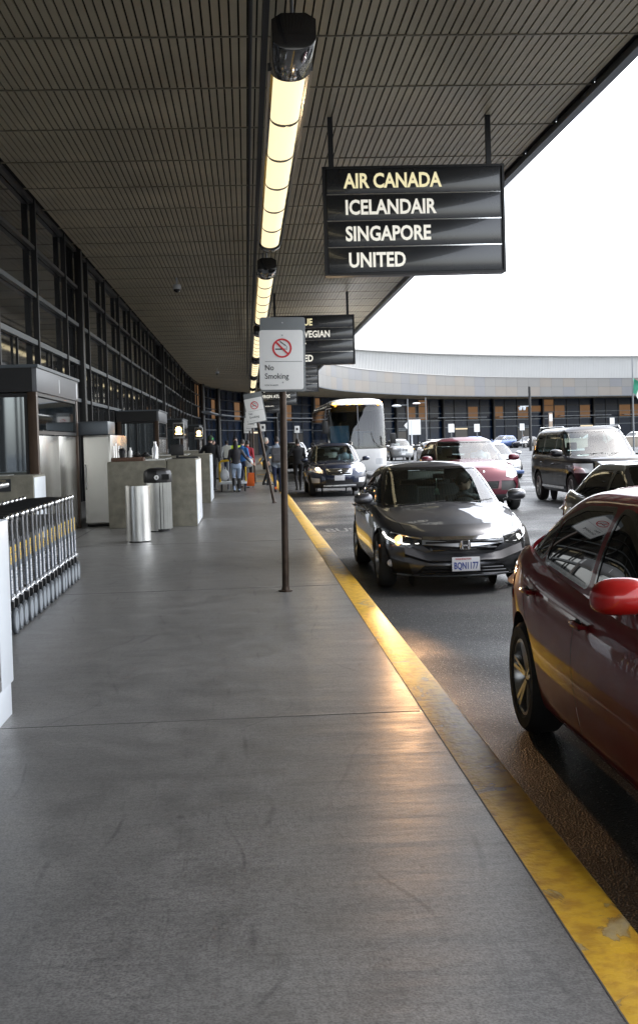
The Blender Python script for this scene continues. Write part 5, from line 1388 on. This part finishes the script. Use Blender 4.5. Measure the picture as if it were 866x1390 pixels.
# ------------------------------------------------------------------ luggage carts
M['cart_metal'] = mat('cart_chrome', (.58, .59, .61), .25, .95)
M['cart_banner'] = mat('cart_banner', (.11, .135, .17), .5)
M['cart_yellow'] = mat('cart_yellow', (.75, .48, .02), .5)
M['cart_white'] = mat('cart_white', (.72, .74, .76), .5)
M['cart_wheel'] = mat('cart_wheel', (.26, .29, .32), .45, var=.3, vscale=30)
M['cart_tyre'] = mat('cart_tyre', (.075, .085, .095), .6, var=.3, vscale=30)
def make_cart():
    t = empty('luggage_cart', (0, 0, 0), 0, 'x', 'luggage cart', 'nested luggage carts parked in a row on the left')
    w = .56
    for sx in (0, 1):
        x = -sx*w
        f = MB(); f.tube([(x, .10, .27), (x, .06, .42), (x, .0, .80), (x, -.015, .93), (x, -.02, .99)], .0105, 8)
        f.tube([(x, .0, .80), (x, .10, .72), (x, .125, .6), (x, .16, .27)], .008, 8)
        f.build('upright', M['cart_metal'], t, smooth=True)
        k = MB(); k.ell((x, -.022, 1.005), (.024, .034, .030), 12, 8); k.build('handle_cap', M['chrome'], t, smooth=True)
        if sx == 0:
            b = MB(); b.prism([(.035, .34), (.012, .78), (.085, .72), (.12, .58), (.135, .34)], (x+.003, 0, 0), (0, 1, 0), (0, 0, 1), (.006, 0, 0)); bo = b.build('banner', M['cart_banner'], t)
            for s, mt, z in (('smarte', 'cart_white', .345), ('carte', 'cart_yellow', .60)):
                o = text('lettering', s, .105, M[mt], (x+.0105, .105 if z < .5 else .088, z), (0, 0, 0), bo, ext=.0005, bold=.002)
                o.rotation_euler = Matrix(((0, 0, 1), (0, -1, 0), (1, 0, 0))).to_euler() if 0 else (R(90), R(-90), R(90))
                o.scale = (.72, 1, 1)
        for (y, nm) in ((.07, 'wheel'),):
            fk = MB(); fk.box(x-.022, x+.022, y-.02, y+.02, .2, .28); fk.build('fork', M['black'], t)
            wv = MB(); wv.lathe([(.001, -.016), (.03, -.018), (.075, -.012), (.086, -.014), (.086, .014), (.075, .012), (.03, .018), (.001, .016)], c=(x+.03, y, .115), axis='x', n=28)
            wo = wv.build('wheel', M['cart_wheel'], t, smooth=True)
            wv = MB(); wv.lathe([(.086, -.016), (.108, -.016), (.115, -.008), (.115, .008), (.108, .016), (.086, .016)], c=(x+.03, y, .115), axis='x', n=28); wv.build('tyre', M['cart_tyre'], wo, smooth=True)
    h = MB(); h.tube([(0, -.02, .985), (-w/2, -.03, 1.0), (-w, -.02, .985)], .017, 10); h.build('handlebar', M['black'], t, smooth=True)
    b = MB()
    for z in (.28, .52, .8): b.tube([(0, .12 if z < .5 else .03, z), (-w, .12 if z < .5 else .03, z)], .009, 6)
    for x in (-.12, -.28, -.44): b.tube([(x, .12, .28), (x, .03, .8)], .006, 6)
    b.build('back_frame', M['cart_metal'], t, smooth=True)
    b = MB()
    for x in (-.02, -w+.02): b.tube([(x, .1, .30), (x*.8-.06, .85, .22)], .012, 8)
    for k in range(6): y = .2+k*.12; b.tube([(-.04, y, .29-.01*k), (-w+.04, y, .29-.01*k)], .006, 6)
    b.tube([(.012, .02, .30), (.014, .14, .31), (.012, .27, .285)], .008, 6)
    b.build('platform', M['cart_metal'], t, smooth=True)
    nw = MB(); nw.lathe([(.001, -.02), (.055, -.02), (.055, .02), (.001, .02)], c=(-w/2, .85, .055), axis='x', n=18); nw.box(-w/2-.03, -w/2+.03, .83, .87, .10, .24); nw.build('front_wheel', M['cart_wheel'], t, smooth=True)
    return t
proto = make_cart()
ordn = ['nearest', 'second', 'third', 'fourth', 'fifth', 'sixth', 'seventh', 'eighth', 'ninth', 'tenth', 'eleventh', 'twelfth', 'thirteenth', 'fourteenth', 'fifteenth', 'sixteenth', 'seventeenth']
NCART = 17
for k in range(NCART):
    o = proto if k == 0 else copy_tree(proto)
    o.location = (-2.07+random.uniform(-.006, .006)-.002*k, 10.22+.25*k, 0)
    retag(o, 'chrome nested luggage cart, %s from the camera end of the row' % ordn[k] if k < NCART-1 else 'last nested luggage cart, at the far end of the row by the brown column')
# rail of the cart stand
t = empty('cart_stand', (-2.75, 10, 0), 0, 'steel rail stand with thick round bar over the parked luggage carts', 'rail')
c = MB(); c.tube([(-.15, 0, 1.15), (-.15, 1.5, 1.17), (.05, 3.4, 1.2)], .032, 12); c.build('top_bar', M['cart_metal'], t, smooth=True)
for y in (.8, 1.05): MB().cyl((-.15, y, 0), (-.15, y+.1, 1.16), .022, 10).build('support', M['cart_metal'], t, smooth=True)

# ------------------------------------------------------------------ roadside objects at the far plaza
t = empty('lamp_post', (29.15, 120, -.15), 0, 'tall dark lamp post with two white cameras on an arm, right of centre', 'lamp post')
MB().tube([(0, 0, 0), (0, 0, 6.6)], [.16, .13], 14).build('pole', M['dark_frame'], t, smooth=True)
c = MB(); c.bar((-1.0, 0, 4.6), (0, 0, 4.6), .07, .07); c.build('arm', M['white_lam'], t)
for x in (-1.0, -.6): c = MB(); c.tube([(x, 0, 4.5), (x, -.05, 4.2)], [.2, .12], 12); c.build('camera', M['white_lam'], t, smooth=True)
t = empty('flagpole', (33.3, 100, -.15), 0, 'slim grey flagpole with a hanging green and white flag at the right edge', 'flagpole')
MB().tube([(0, 0, 0), (0, 0, 8.2)], [.08, .05], 12).build('pole', M['grey_pipe'], t, smooth=True)
M['flag_green'] = mat('flag_green', (.03, .22, .13), .7); M['flag_white'] = mat('flag_white', (.75, .75, .75), .7)
fm = MB(); nu, nv = 10, 14
for i in range(nu):
    for j in range(nv):
        def P(u, v):
            a = u/nu; b = v/nv
            return (.05+a*.95+.10*math.sin(b*5), .16*math.sin(a*9+b*3), 6.3-b*1.3-a*a*1.3-.15*a)
        fm.mi = 0 if (i < 4 or j < 3) else 1
        fm.quad(P(i, j), P(i+1, j), P(i+1, j+1), P(i, j+1))
fo_ = fm.build('flag', [M['flag_green'], M['flag_white']], t, smooth=True, fix=False)
t = empty('arrow_sign', (14.2, 100, -.15), 0, 'white arrow shaped sign pointing left on a pale post, in front of the far glazing', 'sign')
c = MB(); c.prism([(-.8, 2.75), (-.45, 2.35), (-.45, 1.95), (.62, 1.95), (.62, 3.25), (-.45, 3.25), (-.45, 3.15)], (0, -.05, 0), (1, 0, 0), (0, 0, 1), (0, .03, 0)); c.build('sign_plate', M['white_paint'], t)
MB().cyl((-.15, 0, 0), (-.15, 0, 3.2), .06).build('post', M['white_lam'], t, smooth=True)
for k, (x, y, h, lb) in enumerate(((13.2, 96, 4.9, 'slim grey lamp pole left of the white arrow sign'), (17.6, 115, 5.6, 'slim grey lamp pole with white head right of the arrow sign'))):
    t = empty('lamp_pole', (x, y, -.15), 0, lb, 'lamp post')
    MB().tube([(0, 0, 0), (0, 0, h)], [.08, .05], 10).build('pole', M['grey_pipe'], t, smooth=True)
    c = MB(); c.bar((-.9, 0, h-.5), (0, 0, h-.5), .06, .06); c.build('arm', M['grey_pipe'], t)
    c = MB(); c.ell((-.9, 0, h-.56), (.4, .15, .1), 14, 8); c.build('lamp_head', M['white_lam'], t, smooth=True)
sg_ = [(19.2, 110, 2.1, 'tiny white notice on a post, above the maroon vehicle'), (33.0, 140, 2.2, 'tiny white notice above the pink clad person'), (36.5, 140, 3.0, 'tall tan marker pillar above the black boxy vehicle'), (44, 140, 2.6, 'tiny white notice far right near the flagpole'), (23.2, 118, 2.1, 'tiny white notice above the maroon roof')]
for x, y, z, lb in sg_:
    t = empty('far_notice', (x, y, -.15), 0, lb, 'sign')
    if 'pillar' in lb: MB().box(-.2, .2, -.15, .15, 0, 4.2).build('pillar', mat('tan_pillar', (.35, .27, .2), .6), t, bevel=.02); MB().box(-.18, .18, -.16, -.151, 3.2, 4.0).build('panel', M['white_paint'], t); continue
    MB().cyl((0, 0, 0), (0, 0, z+.8), .05).build('post', M['grey_pipe'], t, smooth=True)
    MB().box(-.28, .28, -.08, -.05, z, z+.8).build('sign_plate', M['white_paint'], t)
w_ = MB(); w_.box(31.5, 50, 128, 128.4, -.15, .85); w_.box(31.45, 50.05, 127.95, 128.45, .85, .95)
tag(w_.build('low_wall', mat('tan_wall', (.30, .26, .21), .7, var=.2), None, bevel=.01), 'long low tan wall in front of the distant parked cars', 'wall')
# bollards / podium
t = empty('podium', (-.66, 40.2, 0), 0, 'grey box on a stalk standing behind the woman with the yellow cart', 'podium')
MB().box(-.12, .12, -.1, .1, 1.08, 1.5).build('box', M['grey_pipe'] if 0 else mat('putty', (.42, .42, .38), .6), t, bevel=.01)
MB().cyl((0, 0, 0), (0, 0, 1.08), .04).build('stalk', M['grey_pipe'], t, smooth=True)
# yellow handled baggage cart pushed by the woman
t = empty('baggage_trolley', (-.48, 38.6, 0), 0, 'flat baggage trolley with yellow hoop handle in front of the woman in the dark jacket', 'trolley')
MB().box(-.45, .45, -.25, .9, .25, .32).build('deck', M['white_lam'], t, bevel=.01)
c = MB(); c.tube([(-.42, -.2, .3), (-.42, -.2, .95), (-.36, -.2, 1.0), (-.1, -.2, 1.02)], .035, 10); c.tube([(.42, -.2, .3), (.42, -.2, .8)], .025, 8); c.build('hoop', M['cart_yellow'], t, smooth=True)
for x in (-.38, .38):
    for y in (-.15, .75): c = MB(); c.lathe([(.001, -.02), (.11, -.02), (.12, 0), (.11, .02), (.001, .02)], c=(x, y, .12), axis='x', n=18); c.build('wheel', M['rubber'], t, smooth=True)
# ------------------------------------------------------------------ people (local frame: facing -Y, x to their left = +x)
def fused(name, shapes, vox, bones, mats_, parent=None, extra=None, smooth_it=4):
    """shapes: MB closed solids; voxel-fused into one continuous skin, then coloured by nearest bone"""
    me = bpy.data.meshes.new(name); me.from_pydata(shapes.v, [], shapes.f)
    ob = bpy.data.objects.new(name, me); col.objects.link(ob)
    md = ob.modifiers.new('r', 'REMESH'); md.mode = 'VOXEL'; md.voxel_size = vox; md.use_smooth_shade = True
    s = ob.modifiers.new('s', 'SMOOTH'); s.factor = .5; s.iterations = smooth_it
    dg = bpy.context.evaluated_depsgraph_get(); m2 = bpy.data.meshes.new_from_object(ob.evaluated_get(dg))
    bpy.data.objects.remove(ob); bpy.data.meshes.remove(me)
    if extra is not None:
        bm = bmesh.new(); bm.from_mesh(m2); t2 = bpy.data.meshes.new('x'); t2.from_pydata(extra.v, [], extra.f); bm.from_mesh(t2); bm.to_mesh(m2); bm.free(); bpy.data.meshes.remove(t2)
    m2.materials.clear()
    for m in mats_: m2.materials.append(m)
    for p in m2.polygons:
        c = p.center; best = 9; bi = 0
        for (a, b, r, mi) in bones:
            ab = b-a; t = max(0, min(1, (c-a).dot(ab)/max(ab.length_squared, 1e-9))); d = (c-(a+ab*t)).length-r
            if d < best: best = d; bi = mi
        p.material_index = bi; p.use_smooth = True
    m2.name = name
    return link(bpy.data.objects.new(name, m2), parent)

def person(loc, rz, H, label, top, legs, shoe='shoe', skin='skin', hair='hair', hairlen=0, stride=.16, arms=('down', 'down'), coat=0, female=False, seated=False, hat=None, look=0, group=None, sock=None, hood=False, vox=.016, bulk=1.0, fine=False):
    s = H/1.75; V = lambda x, y, z: Vector((x*s, y*s, z*s))
    t = empty('person', loc, rz, label, 'person', group)
    sw = .19*(.9 if female else 1)*bulk; hw = .095
    hip = .93; sh = 1.42
    mb = MB(); bones = []
    MI = dict(top=0, legs=1, skin=2, shoe=3, sock=4)
    mats_ = [M[top], M[legs], M[skin], M[shoe], M[sock or shoe]]
    def limb(P, Rr, mi, n=12):
        mb.tube(P, [r*s for r in Rr], n)
        for i in range(len(P)-1): bones.append((P[i], P[i+1], (Rr[i]+Rr[i+1])/2*s, MI[mi]))
        for p, r in zip(P, Rr): mb.ell(p, (r*s*.98,)*3, 10, 8)
    # torso: elliptical sections
    def torso(sec, mi):
        b = len(mb.v); n = 18
        for (z, rx, ry, yo) in sec:
            for k in range(n): a = 2*math.pi*k/n; mb.v.append(tuple(V(rx*math.cos(a), ry*math.sin(a)+yo, z)))
        for i in range(len(sec)-1):
            for k in range(n): a = b+i*n+k; c = b+i*n+(k+1) % n; mb.face((a, c, c+n, a+n))
        mb.face([b+k for k in range(n)][::-1]); mb.face([b+(len(sec)-1)*n+k for k in range(n)])
    B = bulk*(1.06 if coat else 1); wst = .135 if female else .15
    zlow = .80 if not coat else .93-coat
    if seated: zlow = .84
    torso([(zlow, .165*B, .115*B, 0), (.93, .17*B, .12*B, .0), (1.08, wst*B, .105*B, 0), (1.25, .165*B, .12*B, 0), (1.38, .185*B, .115*B, .005), (1.45, .13, .085, .01), (1.49, .06, .06, .01)], 'top')
    cz = .98 if not coat else .94-coat
    bones.append((V(0, 0, cz+.08), V(0, .0, 1.40), .15*s, 0)); bones.append((V(-sw+.04, 0, 1.40), V(sw-.04, 0, 1.40), .07*s, 0))
    if coat: bones.append((V(-.07, 0, cz+.02), V(-.07, 0, 1.1), .12*s, 0)); bones.append((V(.07, 0, cz+.02), V(.07, 0, 1.1), .12*s, 0))
    bones.append((V(-.06, 0, .88), V(.06, 0, .88), .12*s, 1 if not coat else 0))
    # neck + head
    hc = V(0, -.02, 1.635); limb([V(0, .015, 1.44), V(0, -.005, 1.56)], [.055, .05], 'skin')
    Rl = Matrix.Rotation(look, 3, 'Z')
    def hp(x, y, z): q = Rl @ Vector((x*s, y*s, z*s)); return hc+q
    mb.ell(hc, (.074*s, .092*s, .112*s), 18, 14, Rl)
    mb.ell(hp(0, -.045, -.075), (.046*s, .045*s, .04*s), 12, 8, Rl)       # jaw
    mb.ell(hp(0, -.094, -.012), (.013*s, .022*s, .022*s), 8, 6, Rl)         # nose
    mb.ell(hp(0, -.088, -.052), (.022*s, .01*s, .010*s), 8, 6, Rl)          # mouth
    mb.ell(hp(0, -.080, .028), (.05*s, .014*s, .012*s), 10, 6, Rl)          # brow
    for e in (-1, 1): mb.ell(hp(e*.075, .0, -.01), (.012*s, .022*s, .032*s), 8, 6, Rl)
    bones.append((hc-Vector((0, 0, .05*s)), hc+Vector((0, 0, .03*s)), .09*s, 2))
    # legs
    feet = []
    for e in (-1, 1):
        if seated:
            P = [V(e*hw, 0, .90), V(e*.13, -.44, .88), V(e*.12, -.62, .50)]; limb(P, [.09, .062, .045], 'legs'); ank = P[-1]
        else:
            st = stride*e
            kn = V(e*hw*.95, -.06+st*.45, .50); ank = V(e*hw*.8, st*.9+.02, .085)
            if st > 0: kn = V(e*hw*.95, -.10+st*.4, .51); ank = V(e*hw*.8, st*1.0+.05, .10)
            P = [V(e*hw, 0, hip-.03), (V(e*hw, 0, hip)+kn)/2, kn, (kn*.55+ank*.45), ank]
            limb(P, [.092*B, .08, .058, .055, .04], 'legs')
            if sock: bones.append((ank-V(0, 0, .01), ank+V(0, 0, .05), .045*s, 4))
        toe = ank+V(e*.02, -.17, -.055); heel = ank+V(0, .05, -.05)
        mb.tube([heel, ank+V(0, -.03, -.04), toe], [.04*s, .045*s, .03*s], 10); mb.ell(toe, (.04*s, .05*s, .03*s), 10, 6)
        bones.append((heel, toe, .042*s, 3)); feet.append((heel, toe))
    # arms
    ex = MB(); hands = []
    for e, a in zip((-1, 1), arms):
        S0 = V(e*sw, 0, sh-.02)
        if a == 'down': el = V(e*(sw+.05), .05, 1.13); wr = V(e*(sw+.06), -.03, .89)
        elif a == 'fwd': el = V(e*(sw+.06), -.02, 1.14); wr = V(e*(sw+.0), -.27, 1.06)
        elif a == 'wheel': el = V(e*(sw+.04), -.12, 1.16); wr = V(e*.16, -.38, 1.20)
        elif a == 'hold': el = V(e*(sw+.07), .0, 1.12); wr = V(e*.08, -.22, 1.18)
        elif a == 'out': el = V(e*(sw+.14), -.02, 1.18); wr = V(e*(sw+.30), -.12, 1.0)
        else: el = V(e*(sw+.07), .08, 1.14); wr = V(e*(sw+.08), .0, .9)
        limb([V(e*sw*.75, 0, sh-.01), S0, (S0+el)/2, el, (el+wr)/2, wr], [.06, .062*B, .052*B, .045*B, .04*B, .032], 'top')
        d = (wr-el).normalized(); hnd = wr+d*.055*s
        mb.tube([wr-d*.01, wr+d*.03*s, wr+d*.085*s], [.026*s, .036*s, .032*s], 10, sx=.55)
        bones.append((wr+d*.015*s, wr+d*.2*s, .035*s, 2)); hands.append(wr+d*.09*s)
        side_ = d.cross(Vector((1, 0, 0))).normalized(); nrm = d.cross(side_)
        for k, L in enumerate((.068, .078, .072, .056)):
            o = side_*(k-1.5)*.018*s; p0 = wr+d*.06*s+o; p1 = wr+d*(.09+L*.4)*s+o; p2 = wr+d*(.09+L*.8)*s+o+nrm*e*-.018*s; p3 = p2+(d*.3+nrm*e*-1).normalized()*L*.35*s
            ex.tube([p0, p1, p2, p3], [.0095*s, .009*s, .0085*s, .006*s], 8)
        o = side_*-.028*s; ex.tube([wr+d*.02*s+o, wr+d*.055*s+o*1.7, wr+d*.09*s+o*1.9], [.011*s, .0105*s, .008*s], 8)
    body = fused('body', mb, vox, bones, mats_, t, ex)
    # hair / hats
    if hood:
        h = MB(); h.ell(hc+V(0, .015, .01), (.098*s, .12*s, .135*s), 18, 12, Rl); h.ell(hc+V(0, .07, -.13), (.13*s, .08*s, .09*s), 14, 8); h.build('hood', M[top], t, smooth=True)
    elif hair:
        h = MB(); n = 20
        for j in range(9):
            for k in range(n):
                th = 2*math.pi*k/n; ph = math.pi*.62*j/8; lim = 1.0
                fwd = max(0, -math.sin(th)); ph = ph*(1-.42*fwd)
                q = Rl @ Vector((math.sin(ph)*math.cos(th)*.084*s, math.sin(ph)*math.sin(th)*.103*s+.006*s, math.cos(ph)*.124*s)); h.v.append(tuple(hc+q))
        for j in range(8):
            for k in range(n): a = j*n+k; b = j*n+(k+1) % n; h.face((a, b, b+n, a+n))
        if hairlen: h.ell(hc+V(0, .065, -.05-hairlen*.35), (.085*s, .055*s, (.10+hairlen*.5)*s), 14, 10)
        h.build('hair', M[hair], t, smooth=True)
    for e in (-1, 1): q = MB(); q.ell(hp(e*.028, -.084, .006), (.011*s, .006*s, .007*s), 8, 6); q.build('eye', M['eye'], t, smooth=True)
    if hat:
        h = MB()
        if hat[0] == 'beanie':
            h.ell(hc+V(0, .005, .045), (.092*s, .108*s, .10*s), 18, 10); h.build('beanie', M[hat[1]], t, smooth=True)
            h = MB(); h.lathe([(.094*s, -.02*s), (.098*s, .0), (.094*s, .03*s)], c=tuple(hc+V(0, .003, .02)), n=20); h.build('beanie_band', M[hat[2]], t, smooth=True)
        else:
            h.ell(hc+V(0, .005, .035), (.088*s, .106*s, .098*s), 18, 10); q = hp(0, -.13, .04)
            h.ell(q, (.07*s, .075*s, .012*s), 14, 6, Rl); h.build('cap', M[hat[1]], t, smooth=True)
    return t, hands
M['eye'] = mat('eye', (.02, .015, .01), .2)
M['shoe'] = mat('dark_shoe', (.02, .02, .022), .5)
M['boot'] = mat('black_boot', (.015, .015, .016), .35)
M['cloth_black'] = mat('black_cloth', (.014, .014, .016), .85, var=.3, vscale=12, bump=.4, bscale=18)
M['cloth_dark'] = mat('dark_puffer', (.03, .028, .036), .6, var=.4, vscale=14, bump=.5, bscale=16)
M['cloth_grey'] = mat('blue_grey_cloth', (.28, .33, .40), .85, var=.2, vscale=9, bump=.4, bscale=18)
M['cloth_navy'] = mat('navy_cloth', (.02, .03, .07), .85, var=.2, bump=.4, bscale=18)
M['cloth_pale'] = mat('pale_denim', (.40, .50, .66), .85, var=.2, bump=.3, bscale=20)
M['cloth_hivis'] = mat('hivis_cloth', (.45, .62, .04), .8, var=.2)
M['cloth_blue'] = mat('bright_blue_cloth', (.04, .16, .42), .8, var=.2)
M['cloth_pink'] = mat('pink_cloth', (.55, .10, .26), .8, var=.2)
M['cloth_red'] = mat('red_cloth', (.42, .03, .05), .8, var=.2)
M['orange'] = mat('orange_cloth', (.75, .14, .02), .8)
M['green_knit'] = mat('green_knit', (.03, .05, .03), .9); M['green_band'] = mat('green_band', (.05, .38, .08), .8)
M['bag_white'] = mat('white_plastic_bag', (.62, .64, .66), .4, var=.2, vscale=14, bump=.6, bscale=12)
M['pack_grey'] = mat('grey_backpack', (.11, .11, .12), .75, var=.3, vscale=15)
M['white_hair'] = mat('pale_hair', (.45, .42, .38), .6)
PI = math.pi
# pavement group, all seen from behind or the side
person((-1.22, 40.0, 0), PI*.93, 1.84, 'man in a black coat and green banded beanie standing behind the second counter, back turned', 'cloth_black', 'cloth_black', hat=('beanie', 'green_knit', 'green_band'), coat=.12, arms=('down', 'out'), stride=.05, bulk=1.12)
wp, wh = person((-.36, 37.9, 0), PI, 1.66, 'woman in a dark padded jacket, pale blue trousers and black boots pushing the yellow trolley', 'cloth_dark', 'cloth_pale', shoe='boot', female=True, hairlen=.3, stride=.11, arms=('out', 'fwd'), bulk=1.05)
bt_ = MB()
for e in (-1, 1):
    st = .11*e; s_ = 1.66/1.75
    P = [Vector((e*.0855*s_, (-.06+st*.45)*s_, .44)), Vector((e*.078*s_, (st*.95+.02)*s_, .10))]; bt_.tube([P[0], (P[0]+P[1])/2, P[1]], [.068, .062, .052], 12)
bt_.build('boots', M['boot'], wp, smooth=True)
def hold(mb, name, mt, pos, label, cat, parts=()):
    o = mb.build(name, M[mt], None, smooth=True); o.location = pos; tag(o, label, cat); return o
b = MB(); b.ell((0, 0, -.24), (.15, .09, .19), 14, 10); b.tube([(-.05, 0, -.1), (-.01, 0, .02), (.03, 0, .02), (.06, 0, -.1)], .012, 6)
hold(b, 'carrier_bag', 'bag_white', (-.74, 38.0, .80), 'white plastic carrier bag held low in the left hand of the woman with the trolley', 'bag')
b = MB(); b.ell((0, 0, -.16), (.13, .09, .15), 14, 10); b.tube([(-.05, 0, -.05), (0, 0, .05), (.05, 0, -.05)], .012, 6)
hold(b, 'carrier_bag', 'bag_white', (.06, 38.5, 1.08), 'pale bag at the right side of the woman in the dark jacket', 'bag')
person((-.42, 42.6, 0), PI*.1, 1.78, 'person in a yellow green high visibility jacket facing the camera behind the woman', 'cloth_hivis', 'cloth_navy', coat=.08, arms=('fwd', 'fwd'), stride=.03)
person((-.16, 41.0, 0), PI*.8, 1.70, 'person in a bright blue jacket just right of the high visibility jacket', 'cloth_blue', 'cloth_navy', stride=.05, arms=('fwd', 'down'))
person((.02, 44.4, 0), PI*.9, 1.66, 'person in a red top behind the blue jacket by the leaning post', 'cloth_red', 'cloth_black', stride=.05)
bg = MB(); bg.box(-.16, .16, -.12, .12, .06, .52); bg.box(-.12, .12, -.14, -.12, .12, .4)
o = bg.build('suitcase', M['orange'], None, bevel=.03); o.location = (.07, 41.3, 0); tag(o, 'small orange suitcase on the pavement beside the leaning post', 'suitcase')
hh = MB(); hh.tube([(-.08, .08, .5), (-.08, .08, .85), (.08, .08, .85), (.08, .08, .5)], .01, 6); hh.build('pull_handle', M['dark_frame'], o)
for x in (-.11, .11): w_ = MB(); w_.lathe([(.001, -.012), (.03, -.012), (.03, .012), (.001, .012)], c=(x, .06, .03), axis='x', n=14); w_.build('wheel', M['rubber'], o)
person((.68, 43.0, 0), PI*.55, 1.74, 'bald man in a long black coat, behind the man with the backpack', 'cloth_black', 'cloth_black', hair='white_hair', coat=.35, stride=.05)
mp, mh = person((.93, 36.9, 0), PI, 1.74, 'man in a pale grey hooded top with dark trousers and orange socks, walking away', 'cloth_grey', 'cloth_navy', sock='orange', stride=.17, arms=('fwd', 'out'), bulk=1.08, coat=.06)
b = MB(); b.box(-.16, .16, -.23, -.12, .96, 1.42); b.box(-.12, .12, -.27, -.23, 1.0, 1.22)
o = b.build('backpack', M['pack_grey'], None, bevel=.05, seg=3); o.location = (.93, 36.9, -.02); tag(o, 'dark grey backpack worn by the man in the pale hooded top', 'backpack')
st = MB()
for e in (-1, 1): st.tube([(e*.11, -.13, 1.38), (e*.115, -.05, 1.49), (e*.12, .1, 1.40), (e*.12, .13, 1.2)], .016, 6)
st.build('straps', M['pack_grey'], o)
person((1.78, 41.5, -.15), PI*1.02, 1.80, 'man in dark clothes walking in the road left of the navy wagon', 'cloth_black', 'cloth_black', stride=.16, arms=('down', 'out'), coat=.05)
person((-1.5, 52, 0), PI*.5, 1.75, 'person in black far behind the man in the beanie', 'cloth_black', 'cloth_black', stride=.08)
person((-.95, 56, 0), PI, 1.7, 'person in white top far down the pavement', 'bag_white', 'cloth_navy', stride=.08)
person((33.2, 150, -.15), PI*.5, 1.72, 'tiny person in a pink coat by the distant parked cars', 'cloth_pink', 'cloth_pink', coat=.3, stride=.08, vox=.03)
person((35.9, 152, -.15), PI*.5, 1.72, 'tiny person in dark clothes by the distant lamp post', 'cloth_navy', 'cloth_navy', stride=.08, vox=.03)
# drivers (seat cushion of the sedan at z .55 above the road: hips at .93 of the standing figure)
def driver(x, y, zc, label, top, hat=None, look=0, H=1.75, hair='hair', hairlen=0, vox=.011):
    s = H/1.75
    return person((x, y, zc-.83*s), 0, H, label, top, 'cloth_navy', seated=True, hat=hat, look=look, arms=('wheel', 'wheel'), hair=hair, hairlen=hairlen, vox=vox)
driver(2.37+.41, 13.8+1.36, -.15+.37, 'driver of the dark grey sedan, bearded man in a dark cap looking to his left', 'cloth_black', ('cap', 'cloth_black'), look=R(68), vox=.009, H=1.72)
driver(2.80+.37, 36.9+1.42, -.15+.64, 'driver of the navy wagon behind its windscreen', 'cloth_grey', hairlen=.1)
driver(5.34+.37, 27.3+1.42, -.15+.70, 'driver of the maroon vehicle, blurred behind the bright windscreen', 'cloth_grey')

# ------------------------------------------------------------------ lamps that are lit
def spot(name, loc, target, e, c, size=60, rad=.05):
    l = bpy.data.lights.new(name, 'SPOT'); l.energy = e; l.color = c; l.spot_size = R(size); l.spot_blend = .7; l.shadow_soft_size = rad
    o = bpy.data.objects.new(name, l); o.location = loc
    d = Vector(target)-Vector(loc); o.rotation_euler = d.to_track_quat('-Z', 'Y').to_euler(); link(o); return o
spot('headlamp_light', (2.37-.665, 12.98, .44), (.55, 6.0, .22), 34, (1, .54, .24), 26, .05)
spot('wagon_headlamp_light', (2.16, 35.9, .72), (1.2, 20, .1), 30, (1, .72, .42), 50)
h = MB(); h.ell((0, 0, 0), (.06, .03, .05), 12, 8)
o = h.build('headlamp_bulb', M['lit_warm'], None, smooth=True); o.parent = sb_; o.location = (-.66, -.86, .86)

# ------------------------------------------------------------------ sky, sun, camera
w = bpy.data.worlds.new('World'); scene.world = w; w.use_nodes = True
N = w.node_tree.nodes; L = w.node_tree.links; bg = N['Background']
sky = N.new('ShaderNodeTexSky'); sky.sky_type = 'NISHITA'; sky.sun_disc = False
SUN_EL, SUN_AZ = 60, 70     # azimuth measured from +Y (ahead) towards +X (right)
sky.sun_elevation = R(SUN_EL); sky.sun_rotation = R(SUN_AZ); sky.air_density = 1.0; sky.dust_density = 2; sky.ozone_density = 1
hs = N.new('ShaderNodeHueSaturation'); hs.inputs['Saturation'].default_value = .3; hs.inputs['Value'].default_value = 1.0
L.new(sky.outputs[0], hs.inputs['Color']); L.new(hs.outputs[0], bg.inputs['Color']); bg.inputs['Strength'].default_value = .15
sl_ = bpy.data.lights.new('sun', 'SUN'); sl_.energy = 1.2; sl_.angle = R(14); sl_.color = (1, .96, .9)
so = bpy.data.objects.new('sun', sl_)
dv = Vector((math.sin(R(SUN_AZ))*math.cos(R(SUN_EL)), math.cos(R(SUN_AZ))*math.cos(R(SUN_EL)), math.sin(R(SUN_EL))))
so.rotation_euler = dv.to_track_quat('Z', 'Y').to_euler(); so.location = (40, 40, 60); link(so)
F_, CX_, CY_, VX_, VY_, RO = 1600., 433., 650., 335., 600., R(1.78)
Yc = Vector(((VX_-CX_)/F_, (CY_-VY_)/F_, -1)).normalized()      # world +Y in camera axes (x right, y up, -z forward)
z0 = Vector((-math.sin(RO), math.cos(RO), 0)); Zc = (z0-Yc*z0.dot(Yc)).normalized(); Xc = Yc.cross(Zc)
Rm = Matrix((Xc, Yc, Zc))        # rows: world axes in camera space  ->  maps camera vectors to world
cam = bpy.data.cameras.new('camera'); co = bpy.data.objects.new('camera', cam); link(co)
co.matrix_world = Matrix.Translation((0, 0, 1.6)) @ Rm.to_4x4()
cam.sensor_fit = 'VERTICAL'; cam.sensor_height = 36; cam.sensor_width = 36*866/1390; cam.lens = F_/1390*36
cam.shift_y = -45/1390; cam.clip_end = 2000; cam.clip_start = .05
scene.camera = co
scene.view_settings.view_transform = 'Standard'; scene.view_settings.look = 'None'; scene.view_settings.exposure = 2.45; scene.view_settings.gamma = 1
scene.render.engine = 'CYCLES'
scene.cycles.max_bounces = 8; scene.cycles.diffuse_bounces = 3; scene.cycles.glossy_bounces = 4; scene.cycles.transparent_max_bounces = 10
scene.cycles.use_denoising = True; scene.cycles.adaptive_threshold = .004; scene.cycles.sample_clamp_indirect = 6
